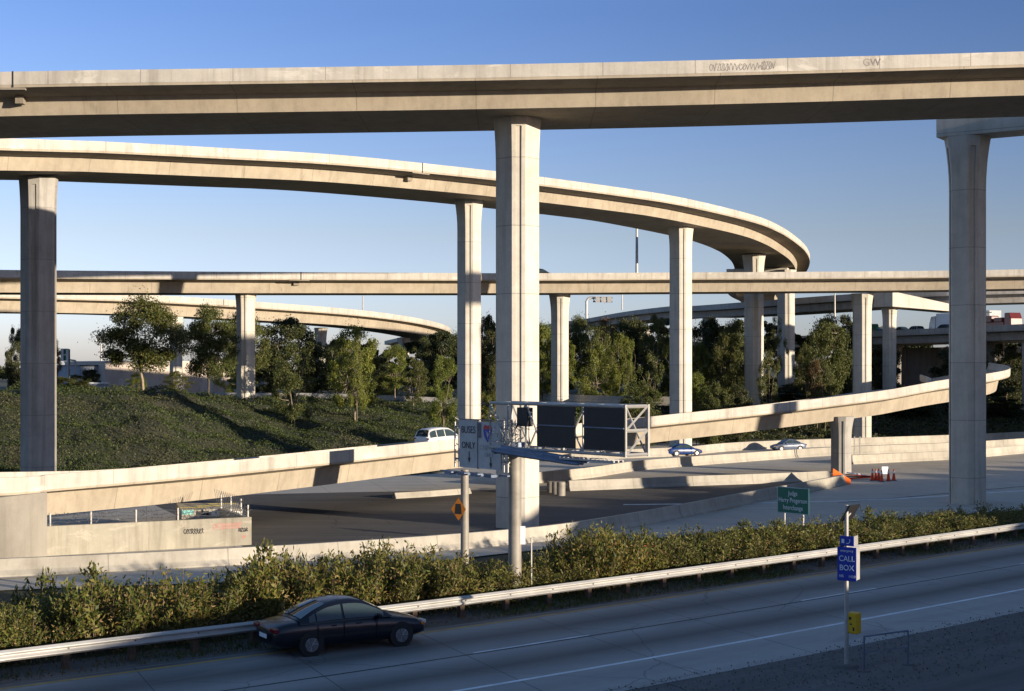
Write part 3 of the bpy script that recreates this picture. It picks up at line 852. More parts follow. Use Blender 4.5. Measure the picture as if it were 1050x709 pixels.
# ------------------------------------------------------------------ overhead sign structure
SU = Vector((0.65, -0.76, 0))       # along the sign bridge, towards the camera and over the freeway
SNRM = Vector((-0.76, -0.65, 0))    # the side the traffic reads
SP = Vector((0.1, 51.6, 0))
def sp(s, o, z): return SP + SU * s + SNRM * o + Vector((0, 0, z))
gan = thing('overhead_sign_gantry', 'steel overhead sign bridge with white lane signs and black panels beside the guardrail', 'sign gantry', SP)
gan.location = (0, 0, 0)
mb = MB(); mb.tube([sp(0, 0, -0.2), sp(0, 0, 0.12), sp(0, 0, 0.13), sp(0, 0, 5.4)], [0.30, 0.30, 0.235, 0.225], 24); mb.build('post', M['postpaint'], gan, smooth=True, autosmooth=40)
mb = MB(); mb.tube([sp(0, 0, 5.25), sp(0, 0, 5.42), sp(0, 0, 5.44), sp(0, 0, 5.6)], [0.27, 0.27, 0.40, 0.40], 24); mb.build('post_cap', M['bluesteel'], gan, smooth=True, autosmooth=40)
for a in range(4):
    q = MB(); an = a * math.pi / 2 + 0.4
    c = sp(0, 0, 0)
    d = Vector((math.cos(an), math.sin(an), 0)); e = Vector((-d.y, d.x, 0)) * 0.02
    q.poly([c + d * 0.22 + e + Vector((0, 0, 0.03)), c + d * 0.46 + e + Vector((0, 0, 0.03)), c + d * 0.22 + e + Vector((0, 0, 0.62))])
    q.poly([c + d * 0.22 - e + Vector((0, 0, 0.62)), c + d * 0.46 - e + Vector((0, 0, 0.03)), c + d * 0.22 - e + Vector((0, 0, 0.03))])
    q.quad(c + d * 0.46 + e + Vector((0, 0, 0.03)), c + d * 0.46 - e + Vector((0, 0, 0.03)), c + d * 0.22 - e + Vector((0, 0, 0.62)), c + d * 0.22 + e + Vector((0, 0, 0.62)))
    q.build('base_gusset', M['galv'], gan)
# far, thinner post
mb = MB(); mb.tube([sp(-3.2, -0.3, -0.5), sp(-3.2, -0.3, 4.45)], [0.16, 0.15], 18); mb.build('post', M['postpaint'], gan, smooth=True, autosmooth=40)
# box truss
Z0, Z1, O0, O1 = 5.42, 6.98, -0.5, 0.5
S0, S1 = -0.75, 5.95
mb = MB()
for z in (Z0, Z1):
    for o in (O0, O1):
        mb.tube([sp(S0, o, z), sp(S1, o, z)], 0.055, 8)
nb = 7
for i in range(nb + 1):
    s = S0 + (S1 - S0) * i / nb
    for o in (O0, O1): mb.tube([sp(s, o, Z0), sp(s, o, Z1)], 0.038, 6)
    for z in (Z0, Z1): mb.tube([sp(s, O0, z), sp(s, O1, z)], 0.038, 6)
    if i < nb:
        s2 = S0 + (S1 - S0) * (i + 1) / nb
        for o in (O0, O1): mb.tube([sp(s, o, Z0 if i % 2 else Z1), sp(s2, o, Z1 if i % 2 else Z0)], 0.034, 6)
        for z in (Z0, Z1): mb.tube([sp(s, O0 if i % 2 else O1, z), sp(s2, O1 if i % 2 else O0, z)], 0.03, 6)
mb.build('truss', M['galv'], gan, smooth=True, autosmooth=50)
# end frame, brighter, with an X of flat bars
def bar(mb, a, b, w=0.05, dpt=0.05):
    mb.tube([a, b], w, 4)
q = MB()
for o in (O0 - 0.02, O1 + 0.02): bar(q, sp(S1 + 0.06, o, Z0 - 0.06), sp(S1 + 0.06, o, Z1 + 0.06), 0.062)
for z in (Z0, (Z0 + Z1) / 2, Z1): bar(q, sp(S1 + 0.06, O0, z), sp(S1 + 0.06, O1, z), 0.055)
bar(q, sp(S1 + 0.07, O1, Z0), sp(S1 + 0.07, O0, (Z0 + Z1) / 2), 0.04); bar(q, sp(S1 + 0.07, O1, (Z0 + Z1) / 2), sp(S1 + 0.07, O0, Z1), 0.04)
q.build('end_frame', M['galv'], gan)
# solid panels
def panel(name, s0, s1, o, z0, z1, mat, t=0.04, parent=gan, label=None):
    Mx = Matrix(((SU.x, SNRM.x, 0, SP.x), (SU.y, SNRM.y, 0, SP.y), (0, 0, 1, 0), (0, 0, 0, 1)))
    mb = MB(); mb.box((s0, o, z0), (s1, o + t, z1), Mx)
    p = mb.build(name, mat, parent)
    if label: p['label'] = label
    return p
def s_at(px, o=0.0):
    r = (px - CX) / FPX
    bx, by = SP.x + SNRM.x * o, SP.y + SNRM.y * o
    return (r * by - bx) / (SU.x - r * SU.y)
panel('sign_panel', s_at(551, .6), s_at(590, .6), 0.58, 5.55, 6.93, M['black'])
panel('sign_panel', s_at(599, .6), s_at(641, .6), 0.58, 5.55, 6.93, M['black'])
for (a, b) in ((551, 590), (599, 641)):
    panel('panel_stiffener', s_at(a, .6) + 0.02, s_at(b, .6) - 0.02, 0.622, 6.26, 6.30, M['bluesteel'], 0.03)
# lighting arm / walkway below
for (oo, zz, rr0) in ((0.62, 5.30, .11), (0.86, 5.24, .085), (1.05, 5.22, .07)):
    mb = MB(); mb.tube([sp(0.05, oo, zz + .12), sp(1.6, oo, zz + .02), sp(3.9, oo, zz - .12), sp(4.4, oo, zz - .14)], [rr0, rr0, rr0 * .8, rr0 * .6], 12); mb.build('conduit_beam', M['bluesteel'], gan, smooth=True, autosmooth=50)
mb = MB()
for i in range(11):
    mb.tube([sp(.2 + .38 * i, .5, 5.30 - .018 * i), sp(.2 + .38 * i, 1.12, 5.26 - .018 * i)], .03, 5)
mb.build('cross_bracket', M['bluesteel'], gan)
Mx = Matrix(((SU.x, SNRM.x, 0, SP.x), (SU.y, SNRM.y, 0, SP.y), (0, 0, 1, 0), (0, 0, 0, 1)))
q = MB()
for o in (0.55, 0.75, 0.95): q.box((3.4, o - 0.03, 5.20), (S1, o + 0.03, 5.26), Mx)
for i in range(14): q.box((3.4 + i * 0.19, 0.5, 5.262), (3.44 + i * 0.19, 1.0, 5.28), Mx)
q.build('walkway', M['galv'], gan)
q = MB(); r = random.Random(4)
for i in range(46):
    s = r.uniform(-0.8, 0.95); z = r.uniform(5.55, 6.45); c = sp(s, 0.5 + r.uniform(-0.1, 0.25), z)
    d = Vector((r.uniform(-1, 1), r.uniform(-1, 1), r.uniform(-1, 1))).normalized() * r.uniform(0.12, 0.34)
    q.tube([c - d, c + d], 0.012, 4)
q.build('climbing_guard', M['galv'], gan)
panel('control_box', 0.75, 1.3, 0.3, 6.2, 6.85, M['black'], 0.25)
# left half: white lane signs
LS0, LS1 = s_at(472, .45), s_at(514.5, .45)
LM = LS0 + (LS1 - LS0) * 0.455
p1 = panel('sign_panel', LS0, LM - 0.01, 0.45, 4.62, 6.34, M['signgrey'], 0.05, label='white lane sign reading BUSES ONLY with an arrow')
p2 = panel('sign_panel', LM + 0.01, LS1, 0.45, 4.62, 6.30, M['signgrey'], 0.05, label='white lane sign with a red and blue highway shield')
q = MB()
Mx = Matrix(((SU.x, SNRM.x, 0, SP.x), (SU.y, SNRM.y, 0, SP.y), (0, 0, 1, 0), (0, 0, 0, 1)))
q.box((LS0 - 0.02, 0.43, 6.345), (LS1 + 0.02, 0.52, 6.38), Mx); q.box((LM - 0.012, 0.44, 4.6), (LM + 0.012, 0.515, 6.344), Mx)
q.build('sign_edge', M['darksteel'], gan)
def sign_mx(s, z, o=0.50, lift=0.008):
    return face_matrix(sp(s, o, z), SU, SNRM, lift)
c1 = (LS0 + LM) / 2; c2 = (LM + LS1) / 2
lettering(p1, 'BUSES', M['ink'], sign_mx(c1, 5.98), 0.36, sx=0.85)
lettering(p1, 'ONLY', M['ink'], sign_mx(c1, 5.42), 0.34, sx=0.85)
lettering(p2, 'CARPOOLS', M['fadedink'], sign_mx(c2, 5.38), 0.26, sx=0.8)
lettering(p2, 'ONLY', M['fadedink'], sign_mx(c2, 5.12), 0.22, sx=0.85)
def arrow(parent, s, z, h):
    m = sign_mx(s, z); q = MB()
    pts = [(-.05, .5), (.05, .5), (.05, -.05), (.16, -.05), (0, -.5), (-.16, -.05), (-.05, -.05)]
    q.poly([m @ Vector((x * h * 1.2, y * h, 0.002)) for x, y in pts][::-1]); q.build('arrow', M['ink'], parent)
arrow(p1, c1 + 0.05, 5.0, 0.42); arrow(p2, c2 + 0.1, 4.86, 0.42)
def shield(parent, s, z, w):
    m = sign_mx(s, z)
    def out(k): return [(-.5 * k, .42 * k), (-.25 * k, .5 * k), (0, .42 * k), (.25 * k, .5 * k), (.5 * k, .42 * k), (.55 * k, .05 * k), (.42 * k, -.3 * k), (0, -.68 * k), (-.42 * k, -.3 * k), (-.55 * k, .05 * k)]
    q = MB(); q.poly([m @ Vector((x * w, y * w * 1.25, 0.002)) for x, y in out(1.0)]); sh = q.build('route_shield', M['signblue'], parent)
    q = MB(); q.poly([m @ Vector((x * w, y * w * 1.25, 0.005)) for x, y in [(-.5, .42), (-.55, .2), (.55, .2), (.5, .42), (.25, .5), (0, .42), (-.25, .5)]]); q.build('shield_band', M['signred'], sh)
    return sh
sh = shield(p2, c2 - 0.08, 5.93, 0.42)
lettering(sh, '1', M['signwhite'], sign_mx(c2 - 0.08, 5.86, lift=0.016), 0.22)
q = MB()   # dark hinge plate between the panels
q.box((LM + 0.02, 0.505, 5.72), (LM + 0.2, 0.515, 6.25), Mx); q.build('patch_plate', M['darksteel'], gan)
q = MB()
for s in (LS0 - 0.12, LS0 - 0.35):
    for o in (0.1, 0.42): q.tube([sp(s, o, 4.6), sp(s, o, 6.25)], 0.035, 6)
for zz in np.linspace(4.65, 6.2, 6): q.tube([sp(LS0 - 0.12, .1, zz), sp(LS0 - 0.35, .42, zz + 0.2)], 0.02, 5); q.tube([sp(LS0 - 0.35, .1, zz), sp(LS0 - 0.12, .42, zz + 0.15)], 0.02, 5)
for s in (LS1 + 0.08, LS1 + 0.30):
    for o in (0.05, 0.42): q.tube([sp(s, o, 4.55), sp(s, o, 6.4)], 0.035, 6)
for zz in np.linspace(4.65, 6.2, 6): q.tube([sp(LS1 + 0.08, .1, zz), sp(LS1 + 0.30, .42, zz + 0.22)], 0.02, 5)
for zz in (4.9, 6.1): q.tube([sp(LS0 - 0.4, 0.35, zz), sp(LS1 + 0.3, 0.35, zz)], 0.04, 6)
q.build('sign_frame', M['galv'], gan)
q = MB(); q.box((LS0 - 1.0, 0.5, 4.42), (LS1 + 0.5, 0.62, 4.47), Mx)
for i in range(4):
    s = LS0 + 0.15 + i * 0.75
    q.tube([sp(s, 0.4, 4.45), sp(s, 1.05, 4.4)], 0.03, 5); q.box((s - 0.2, 0.9, 4.40), (s + 0.2, 1.15, 4.5), Mx)
q.build('sign_light', M['bluesteel'], gan)
M['dullorange'] = plain('dull_orange_sign', (0.42, 0.14, 0.012), 0.6, 0, 0.15)  # darker, duller orange than the safety boards
# yellow diamond sign clamped on the thin post
ds = thing('diamond_sign', 'small orange diamond warning sign clamped on the thin gantry post', 'sign')
c = sp(-3.2, 0.0, 3.0); m = face_matrix(c, Vector((0.8, -0.35, 0)), Vector((-0.35, -0.8, 0)), 0.0)
q = MB(); q.poly([m @ Vector(p) for p in ((0, .42, 0), (-.30, 0, 0), (0, -.42, 0), (.30, 0, 0))]); q.poly([m @ Vector(p) for p in ((.30, 0, -.02), (0, -.42, -.02), (-.30, 0, -.02), (0, .42, -.02))])
q.build('sign_plate', M['dullorange'], ds)
q = MB(); q.poly([m @ Vector(p) for p in ((-.1, .2, .006), (-.14, -.18, .006), (.14, -.18, .006), (.1, .2, .006))]); q.build('symbol', M['ink'], ds)
mk = MB(); mk.tube([sp(0.2, -0.6, 0.1), sp(0.2, -0.6, 2.2)], 0.03, 6)
mp = thing('marker_post', 'white marker plate on a post right of the round gantry post', 'marker')
mk.build('post', M['galv'], mp)
c = at(535.8, 549, 51.5); q = MB(); q.box((c.x - .1, c.y - .02, c.z - .32), (c.x + .1, c.y + .01, c.z + .32)); q.build('marker_plate', M['signwhite'], mp)

# ------------------------------------------------------------------ green sign in the hedge
gs = thing('guide_sign', 'green road sign with three lines of white text standing in the hedge', 'sign')
c = at(813, 513.5, 75.0); gr_ = Vector((0.65, -0.76, 0)); gn = Vector((-0.76, -0.65, 0))
gm = face_matrix(c, gr_, gn, 0.0)
q = MB(); q.box((-1.02, -0.68, -0.03), (1.02, 0.68, 0), gm); q.build('sign_plate', M['signgreen'], gs, bevel=0.01)
q = MB()
for x0, x1, y0, y1 in ((-1.0, 1.0, .645, .665), (-1.0, 1.0, -.665, -.645), (-1.0, -.98, -.645, .645), (.98, 1.0, -.645, .645)):
    q.quad(*[gm @ Vector(p) for p in ((x0, y0, .003), (x1, y0, .003), (x1, y1, .003), (x0, y1, .003))])
q.build('sign_border', M['signwhite'], gs)
for t, y in (('Judge', .36), ('Harry Pregerson', 0.0), ('Interchange', -.38)):
    lettering(gs, t, M['signwhite'], gm @ Matrix.Translation((0, y, 0.006)), 0.34, sx=0.80)
for x in (-0.6, 0.6):
    q = MB(); a = gm @ Vector((x, 0, -0.08)); q.tube([Vector((a.x, a.y, LOW - .2)), Vector((a.x, a.y, a.z + .6))], 0.05, 8); q.build('post', M['galv'], gs)

# ------------------------------------------------------------------ call box
cb = thing('call_box', 'yellow roadside call box on a tall steel pole with blue signs and a solar panel', 'call box')
CP = floor_at(868, 684, 0.0)
q = MB(); q.tube([CP + Vector((0, 0, -.2)), CP + Vector((0, 0, 4.45))], [0.062, 0.055], 14); q.build('pole', M['galv'], cb, smooth=True, autosmooth=50)
q = MB(); q.tube([CP + Vector((0, 0, -.1)), CP + Vector((0, 0, .08))], [0.4, 0.3], 16); q.build('footing', M['shoulder'], cb)
cn = Vector((-0.60, -0.80, 0)); cr = Vector((0.80, -0.60, 0))
def cpanel(name, center_off, z, w, h, mat, n, r, parent=cb):
    m = face_matrix(CP + center_off + Vector((0, 0, z)), r, n, 0)
    q = MB(); q.box((-w / 2, -h / 2, -0.012), (w / 2, h / 2, 0.012), m)
    return q.build(name, mat, parent, bevel=0.01), m
off = cn * 0.09 + cr * 0.05
big, bm_ = cpanel('sign_plate', off, 2.84, 0.56, 0.93, M['signblue'], cn, cr)
T = lambda m, x, y: m @ Matrix.Translation((x, y, 0.016))
lettering(big, 'emergency', M['signwhite'], T(bm_, 0, .36), 0.085)
lettering(big, 'CALL', M['signwhite'], T(bm_, 0, .14), 0.215, sx=.9)
lettering(big, 'BOX', M['signwhite'], T(bm_, 0, -.11), 0.215, sx=.95)
lettering(big, '105', M['signwhite'], T(bm_, -.16, -.34), 0.10); lettering(big, '1420', M['signwhite'], T(bm_, .15, -.34), 0.10)
sm_, sm_m = cpanel('sign_plate', off, 3.47, 0.42, 0.27, M['signblue'], cn, cr)
# telephone handset symbol
q = MB()
pts = [(.02 + .085 * math.cos(a), .01 + .085 * math.sin(a)) for a in np.linspace(-2.0, 0.6, 9)]
for i in range(8):
    (x, y), (x2, y2) = pts[i], pts[i + 1]; k = 0.78
    q.quad(*[sm_m @ Vector(p) for p in ((x, y, .016), (x2, y2, .016), (.02 + (x2 - .02) * k, .01 + (y2 - .01) * k, .016), (.02 + (x - .02) * k, .01 + (y - .01) * k, .016))])
q.quad(*[sm_m @ Vector(p) for p in ((-.15, -.06, .016), (-.07, -.06, .016), (-.07, .05, .016), (-.15, .05, .016))])
q.build('phone_symbol', M['signwhite'], sm_)
# second pair of signs turned the other way: their pale backs catch the sun
n2 = Vector((0.86, -0.50, 0)); r2 = Vector((0.50, 0.86, 0))
cpanel('sign_back', Vector((0.30, 0.02, 0)), 2.84, 0.42, 0.92, M['galv'], n2, r2)
cpanel('sign_back', Vector((0.26, 0.02, 0)), 3.47, 0.36, 0.26, M['galv'], n2, r2)
bx_c = CP + Vector((0.215, 0.0, 1.21)); bmx = face_matrix(bx_c, cr, cn, 0)
q = MB(); q.box((-.15, -.29, -.14), (.15, .29, .14), bmx); body = q.build('box', M['yellow'], cb, bevel=0.03)
q = MB(); q.box((-.12, -.25, .142), (.12, .25, .155), bmx); q.build('box_door', M['yellow'], body, bevel=0.01)
q = MB(); q.box((-.06, -.04, .1565), (.0, .0, .16), bmx); q.box((-.09, .1, .1565), (-.02, .18, .16), bmx); q.box((.02, -.2, .1565), (.07, -.1, .16), bmx); q.build('decal', M['ink'], body)
# solar panel: tilted dark plate
pm = Matrix.Translation(CP + Vector((0.15, 0.2, 4.22))) @ Matrix.Rotation(R(52), 4, 'Z') @ Matrix.Rotation(R(-58), 4, 'X')
q = MB(); q.box((-.34, -.26, -.02), (.34, .26, .02), pm); q.build('solar_panel', M['black'], cb, bevel=0.008)
q = MB(); q.tube([CP + Vector((0, 0, 4.1)), CP + Vector((0.15, .2, 4.2))], 0.03, 6); q.build('panel_bracket', M['galv'], cb)

# pipe rail beside it
pr = thing('pipe_rail', 'thin U shaped pipe rail standing beside the call box', 'railing')
ra, rb = floor_at(886, 689, 0), floor_at(931, 682, 0)
for a in (ra, rb):
    q = MB(); q.tube([a + Vector((0, 0, -.2)), a + Vector((0, 0, 0.95))], 0.024, 8); q.build('post', M['bluesteel'], pr)
    q = MB(); q.tube([a + Vector((0, 0, -.1)), a + Vector((0, 0, .04))], [0.22, 0.16], 10); q.build('footing', M['shoulder'], pr)
for z in (0.95, 0.5):
    q = MB(); q.tube([ra + Vector((0, 0, z)), rb + Vector((0, 0, z))], 0.024 if z > .6 else 0.012, 8); q.build('rail', M['bluesteel'], pr)

# ------------------------------------------------------------------ cones and road-work bits
Z = LOW + 0.07
def cone_proto():
    t = thing('traffic_cone', 'x', 'cone', group='orange cones beside the small ramp column')
    q = MB(); q.box((-.2, -.2, 0), (.2, .2, .035)); q.build('base', M['black'], t, bevel=0.01)
    q = MB(); q.tube([(0, 0, .037), (0, 0, .9)], [.15, .035], 16); c = q.build('body', M['redcone'], t, smooth=True, autosmooth=50)
    q = MB(); q.tube([(0, 0, .58), (0, 0, .74)], [.088, .067], 16, cap=False); q.build('white_band', M['signwhite'], c, smooth=True)
    return t
c0 = cone_proto()
names = ['rightmost orange cone of the row beside the ramp column', 'second orange cone from the right in the row', 'third orange cone from the right, beside a white board', 'fourth orange cone from the right in the tight cluster', 'fifth orange cone from the right in the tight cluster', 'leftmost orange cone of the row beside the ramp column']
for i, px in enumerate((916.5, 911, 904, 901, 898, 894.5)):
    o = c0 if i == 0 else copy_tree(c0)
    o['label'] = names[i]
    p = floor_at(px, 493 + (i % 3) * 0.5 - (1 if i > 3 else 0), Z); o.location = (p.x, p.y, Z); o.scale = (1.15, 1.15, 1.15 + 0.05 * (i % 2))
ob = thing('orange_board', 'orange sign board lying tilted at the end of the long barrier', 'board')
p = floor_at(863, 497, Z)
pm = Matrix.Translation(Vector((p.x, p.y, Z + 0.55))) @ Matrix.Rotation(R(8), 4, 'Z') @ Matrix.Rotation(R(32), 4, 'Y') @ Matrix.Rotation(R(38), 4, 'X')
q = MB(); q.box((-.95, -.62, -.02), (.95, .62, .02), pm); q.build('board_face', M['orange'], ob, bevel=0.01)
q = MB()
for s in (-.5, .5): q.tube([pm @ Vector((s, .5, -.03)), Vector((p.x + s, p.y + 0.7, Z))], .03, 6)
q.build('board_leg', M['darksteel'], ob)
bs = thing('barricade', 'folded orange and white barricade lying between the board and the cones', 'barricade')
p = floor_at(880, 491.5, Z)
for i in range(4):
    q = MB(); mm = Matrix.Translation(Vector((p.x, p.y, Z + .1 + .12 * i))) @ Matrix.Rotation(R(-6 + 9 * i), 4, 'Z') @ Matrix.Rotation(R(4 * i - 4), 4, 'Y')
    q.box((-1.2, -.1, -.05), (1.2, .1, .05), mm); q.build('plank', [M['redcone'], M['black'], M['redcone'], M['signwhite']][i], bs)
wb = thing('white_board', 'small white board standing among the orange cones', 'board')
p = floor_at(907.5, 489, Z); q = MB(); q.box((p.x - .3, p.y, Z + .25), (p.x + .3, p.y + .04, Z + .95)); q.build('board_face', M['signwhite'], wb)
q = MB(); q.box((p.x - .25, p.y + .042, Z), (p.x - .2, p.y + .08, Z + .9)); q.box((p.x + .2, p.y + .042, Z), (p.x + .25, p.y + .08, Z + .9)); q.build('board_leg', M['darksteel'], wb)
cc = thing('crash_cushion', 'grey crash cushion at the sunlit end of the mid road barrier', 'crash cushion')
p = floor_at(575.5, 506, LOW + .075)
for i in range(3):
    q = MB(); q.tube([(p.x - .1 - .35 * i, p.y - 2.2 + 1.5 * i, LOW), (p.x - .1 - .35 * i, p.y - 2.2 + 1.5 * i, LOW + 1.15 - .1 * i), (p.x - .1 - .35 * i, p.y - 2.2 + 1.5 * i, LOW + 1.2 - .1 * i)], [.36, .36, .28], 14); q.build('barrel', M['postpaint'], cc, smooth=True, autosmooth=50)
dl = thing('delineator_post', 'thin grey double post between the small ramp column and the right barriers', 'post')
p = floor_at(878.5, 472, Z)
for dx in (-.25, .35):
    q = MB(); q.box((p.x + dx - .06, p.y - .05, Z), (p.x + dx + .06, p.y + .05, Z + 2.6)); q.build('post', M['galv'], dl)

# ------------------------------------------------------------------ vehicles
def smooth_mesh(o, lv=2):
    s = o.modifiers.new('sub', 'SUBSURF'); s.levels = lv; s.render_levels = lv
def vehicle(name, label, cat, paint, L=4.9, W=1.84, H=1.42, kind='sedan', group=None):
    root = thing(name, label, cat, group=group)
    hw = W / 2
    if kind == 'sedan':
        st = [(-.500, .60, .38, .66, .70), (-.485, .80, .30, .78, .84), (-.44, .90, .24, .86, .93), (-.34, .96, .20, .90, .985), (-.2, 1.0, .18, .90, .96), (0, 1.0, .18, .88, .94), (.16, 1.0, .18, .86, .93), (.26, .99, .19, .83, .90), (.38, .95, .21, .75, .81), (.455, .87, .25, .64, .71), (.487, .74, .30, .56, .62), (.5, .55, .36, .50, .54)]
        cab = [(-.345, .96), (-.245, 1.20), (-.165, 1.345), (-.08, 1.41), (.01, 1.415), (.075, 1.36), (.145, 1.2), (.25, .90)]
    else:
        st = [(-.500, .75, .45, .95, 1.02), (-.49, .90, .36, 1.02, 1.08), (-.44, .96, .30, 1.04, 1.08), (-.34, 1.0, .26, 1.04, 1.08), (-.2, 1.0, .25, 1.03, 1.07), (0, 1.0, .25, 1.02, 1.06), (.16, 1.0, .25, 1.0, 1.05), (.27, .99, .25, .98, 1.03), (.39, .95, .28, .92, .98), (.46, .87, .32, .82, .90), (.49, .76, .36, .70, .80), (.5, .6, .42, .62, .72)]
        cab = [(-.485, 1.04), (-.455, 1.40), (-.42, 1.62), (-.33, 1.72), (-.1, 1.75), (.03, 1.70), (.10, 1.55), (.24, 1.02)]
    zs = H / (1.42 if kind == 'sedan' else 1.75)
    mb = MB(); rings = []
    for (x, w, zl, zb, zt) in st:
        w *= hw; x *= L; zl *= zs; zb *= zs; zt *= zs
        half = [(0, zl), (w * .75, zl), (w * .95, zl + .07), (w, zl + (zb - zl) * .35), (w * 1.0, zl + (zb - zl) * .72), (w * .95, zb), (w * .80, zt - .01), (w * .4, zt + .015), (0, zt + .02)]
        rings.append([Vector((x, y, z)) for y, z in half] + [Vector((x, -y, z)) for y, z in half[-2:0:-1]])
    m = len(rings[0]); vs = [p for r in rings for p in r]; fs = []
    for i in range(len(rings) - 1):
        for k in range(m):
            fs.append((i * m + k, (i + 1) * m + k, (i + 1) * m + (k + 1) % m, i * m + (k + 1) % m))
    fs.append(tuple(range(m))); fs.append(tuple((len(rings) - 1) * m + k for k in range(m))[::-1])
    mb.mesh(vs, fs)
    body = mb.build('body', paint, root, smooth=True, recalc=True); smooth_mesh(body)
    # greenhouse
    mb = MB(); n = len(cab)
    def gp(i, side, top):
        x, z = cab[i]; t = (z - cab[0][1]) / (max(c[1] for c in cab) - cab[0][1]); t = max(0, min(1, t))
        belt = (.88 if kind == 'sedan' else .98)
        if top: return Vector((x * L, side * hw * (.90 - .24 * t), z * zs))
        return Vector((x * L, side * hw * .92, belt * zs))
    vs = []; 
    for i in range(n):
        a, b = gp(i, 1, True), gp(i, -1, True)
        vs += [gp(i, 1, False), a, a.lerp(b, .25) + Vector((0, 0, .03 * zs)), a.lerp(b, .5) + Vector((0, 0, .04 * zs)), a.lerp(b, .75) + Vector((0, 0, .03 * zs)), b, gp(i, -1, False)]
    fs = []
    for i in range(n - 1):
        for k in range(6): fs.append((i * 7 + k, i * 7 + k + 1, (i + 1) * 7 + k + 1, (i + 1) * 7 + k))
    mb.mesh(vs, fs)
    roof = mb.build('roof', paint, root, smooth=True, recalc=True)
    # windows, set 6 mm proud of the greenhouse
    def pane(pts, lift):
        q = MB(); c = sum(pts, Vector()) / len(pts)
        q.poly([p.lerp(c, .04) + lift for p in pts])
        return q.build('window', M['glass'], root, recalc=False)
    zt = [c[1] for c in cab]; top = max(zt)
    def side_pt(f, u, side):   # f along x fraction of L, u height 0..1 between belt and roof line
        xs = [c[0] for c in cab]; zz = float(np.interp(f, xs, zt))
        t = (zz - cab[0][1]) / (top - cab[0][1]); t = max(0, min(1, t))
        belt = .90 if kind == 'sedan' else 1.0
        lo = Vector((f * L, side * hw * .92, belt * zs)); hi = Vector((f * L, side * hw * (.90 - .24 * t), zz * zs))
        p = lo.lerp(hi, u); p.y += side * .014
        return p
    divs = [(-.285, -.245), (-.235, -.075), (-.06, .19)] if kind == 'sedan' else [(-.45, -.29), (-.27, -.09), (-.07, .17)]
    for side in (1, -1):
        for (f0, f1) in divs:
            fs_ = np.linspace(f0, f1, 7)
            lo = [side_pt(f, .10, side) for f in fs_]; hi = [side_pt(f, .86, side) for f in fs_]
            q = MB()
            for i in range(6):
                a = (lo[i], lo[i + 1], hi[i + 1], hi[i]); q.quad(*(a if side < 0 else a[::-1]))
            q.build('window', M['glass'], root)
    for (i0, i1) in ((n - 3, n - 1), (0, 2)):
        q = MB()
        for i in range(i0, i1):
            A = [vs[i * 7 + k] for k in range(1, 6)]; B = [vs[(i + 1) * 7 + k] for k in range(1, 6)]
            if i == i0 and i0 == 0: A = [a.lerp(b, .2) for a, b in zip(A, B)]
            if i == i1 - 1 and i0: B = [b.lerp(a, .2) for a, b in zip(A, B)]
            nrm = Vector((1 if i0 else -1, 0, 1.2)).normalized() * .022
            for k in range(4):
                a, b, c, d = A[k], B[k], B[k + 1], A[k + 1]
                if k == 0: a, b = a.lerp(d, .25), b.lerp(c, .25)
                if k == 3: d, c = d.lerp(a, .25), c.lerp(b, .25)
                q.quad(a + nrm, b + nrm, c + nrm, d + nrm)
        q.build('windscreen' if i0 else 'rear_window', M['glass'], root, smooth=True)
    rw_ = .325 if kind == 'sedan' else .37
    for fx in (.305, -.275):
        for side in (1, -1):
            y = side * (hw - .10)
            w = thing('wheel', None, None, (fx * L, y, rw_)); w.parent = root
            q = MB(); q.tube([(fx * L, side * (hw - .2), rw_ + .02), (fx * L, side * (hw + .0015), rw_ + .02)], rw_ * 1.17, 28); q.build('wheel_arch', M['black'], root)
            q = MB(); q.tube([(0, -.105, 0), (0, -.095, 0), (0, .095, 0), (0, .105, 0)], [rw_ - .03, rw_, rw_, rw_ - .03], 28); q.build('tyre', M['tyre'], w, smooth=True, autosmooth=40)
            q = MB(); q.tube([(0, side * .10, 0), (0, side * .112, 0), (0, side * .095, 0)][:2], [rw_ * .66, rw_ * .60], 24)
            for k in range(7):
                a = k * 2 * math.pi / 7; d = Vector((math.cos(a), 0, math.sin(a))) * rw_ * .58
                q.tube([Vector((0, side * .116, 0)), d + Vector((0, side * .114, 0))], .022, 5)
            q.build('rim', M['rim'], w)
    for side in (1, -1):
        zh = (.60 if kind == 'sedan' else .82) * zs
        q = MB(); q.box((L * .468, side * hw * .55 - .17, zh - .05), (L * .496, side * hw * .55 + .17, zh + .07)); q.build('headlight', M['lamp_white'], root, bevel=.03)
        q = MB(); q.box((L * .448, side * hw * .83 - .04, zh - .05), (L * .472, side * hw * .83 + .07, zh + .03)); q.build('side_lamp', M['lamp_amber'], root, bevel=.02)
        zt_ = (.78 if kind == 'sedan' else 1.0) * zs
        q = MB(); q.box((-L * .4955, side * hw * .66 - .2, zt_ - .09), (-L * .466, side * hw * .66 + .2, zt_ + .05)); q.build('tail_light', M['lamp_red'], root, bevel=.03)
        q = MB(); q.box((L * .14, side * hw * .98 - .02, .90 * zs), (L * .165, side * (hw * .98 + .12) , 1.02 * zs)) if side > 0 else q.box((L * .14, -hw * .98 - .12, .90 * zs), (L * .165, -hw * .98 + .02, 1.02 * zs)); q.build('mirror', paint, root, bevel=.03)
        q = MB(); q.box((-L * .36, side * (hw + .002) - .008, .50 * zs), (L * .36, side * (hw + .002) + .008, .545 * zs)); q.build('side_trim', M['tyre'], root)
        for fx in ((-.235, -.07, .14) if kind == 'sedan' else (-.28, -.08, .14)):
            q = MB(); q.box((L * fx - .006, side * hw - .03, .38 * zs), (L * fx + .006, side * (hw + .0025), .86 * zs)); q.build('door_seam', M['black'], root)
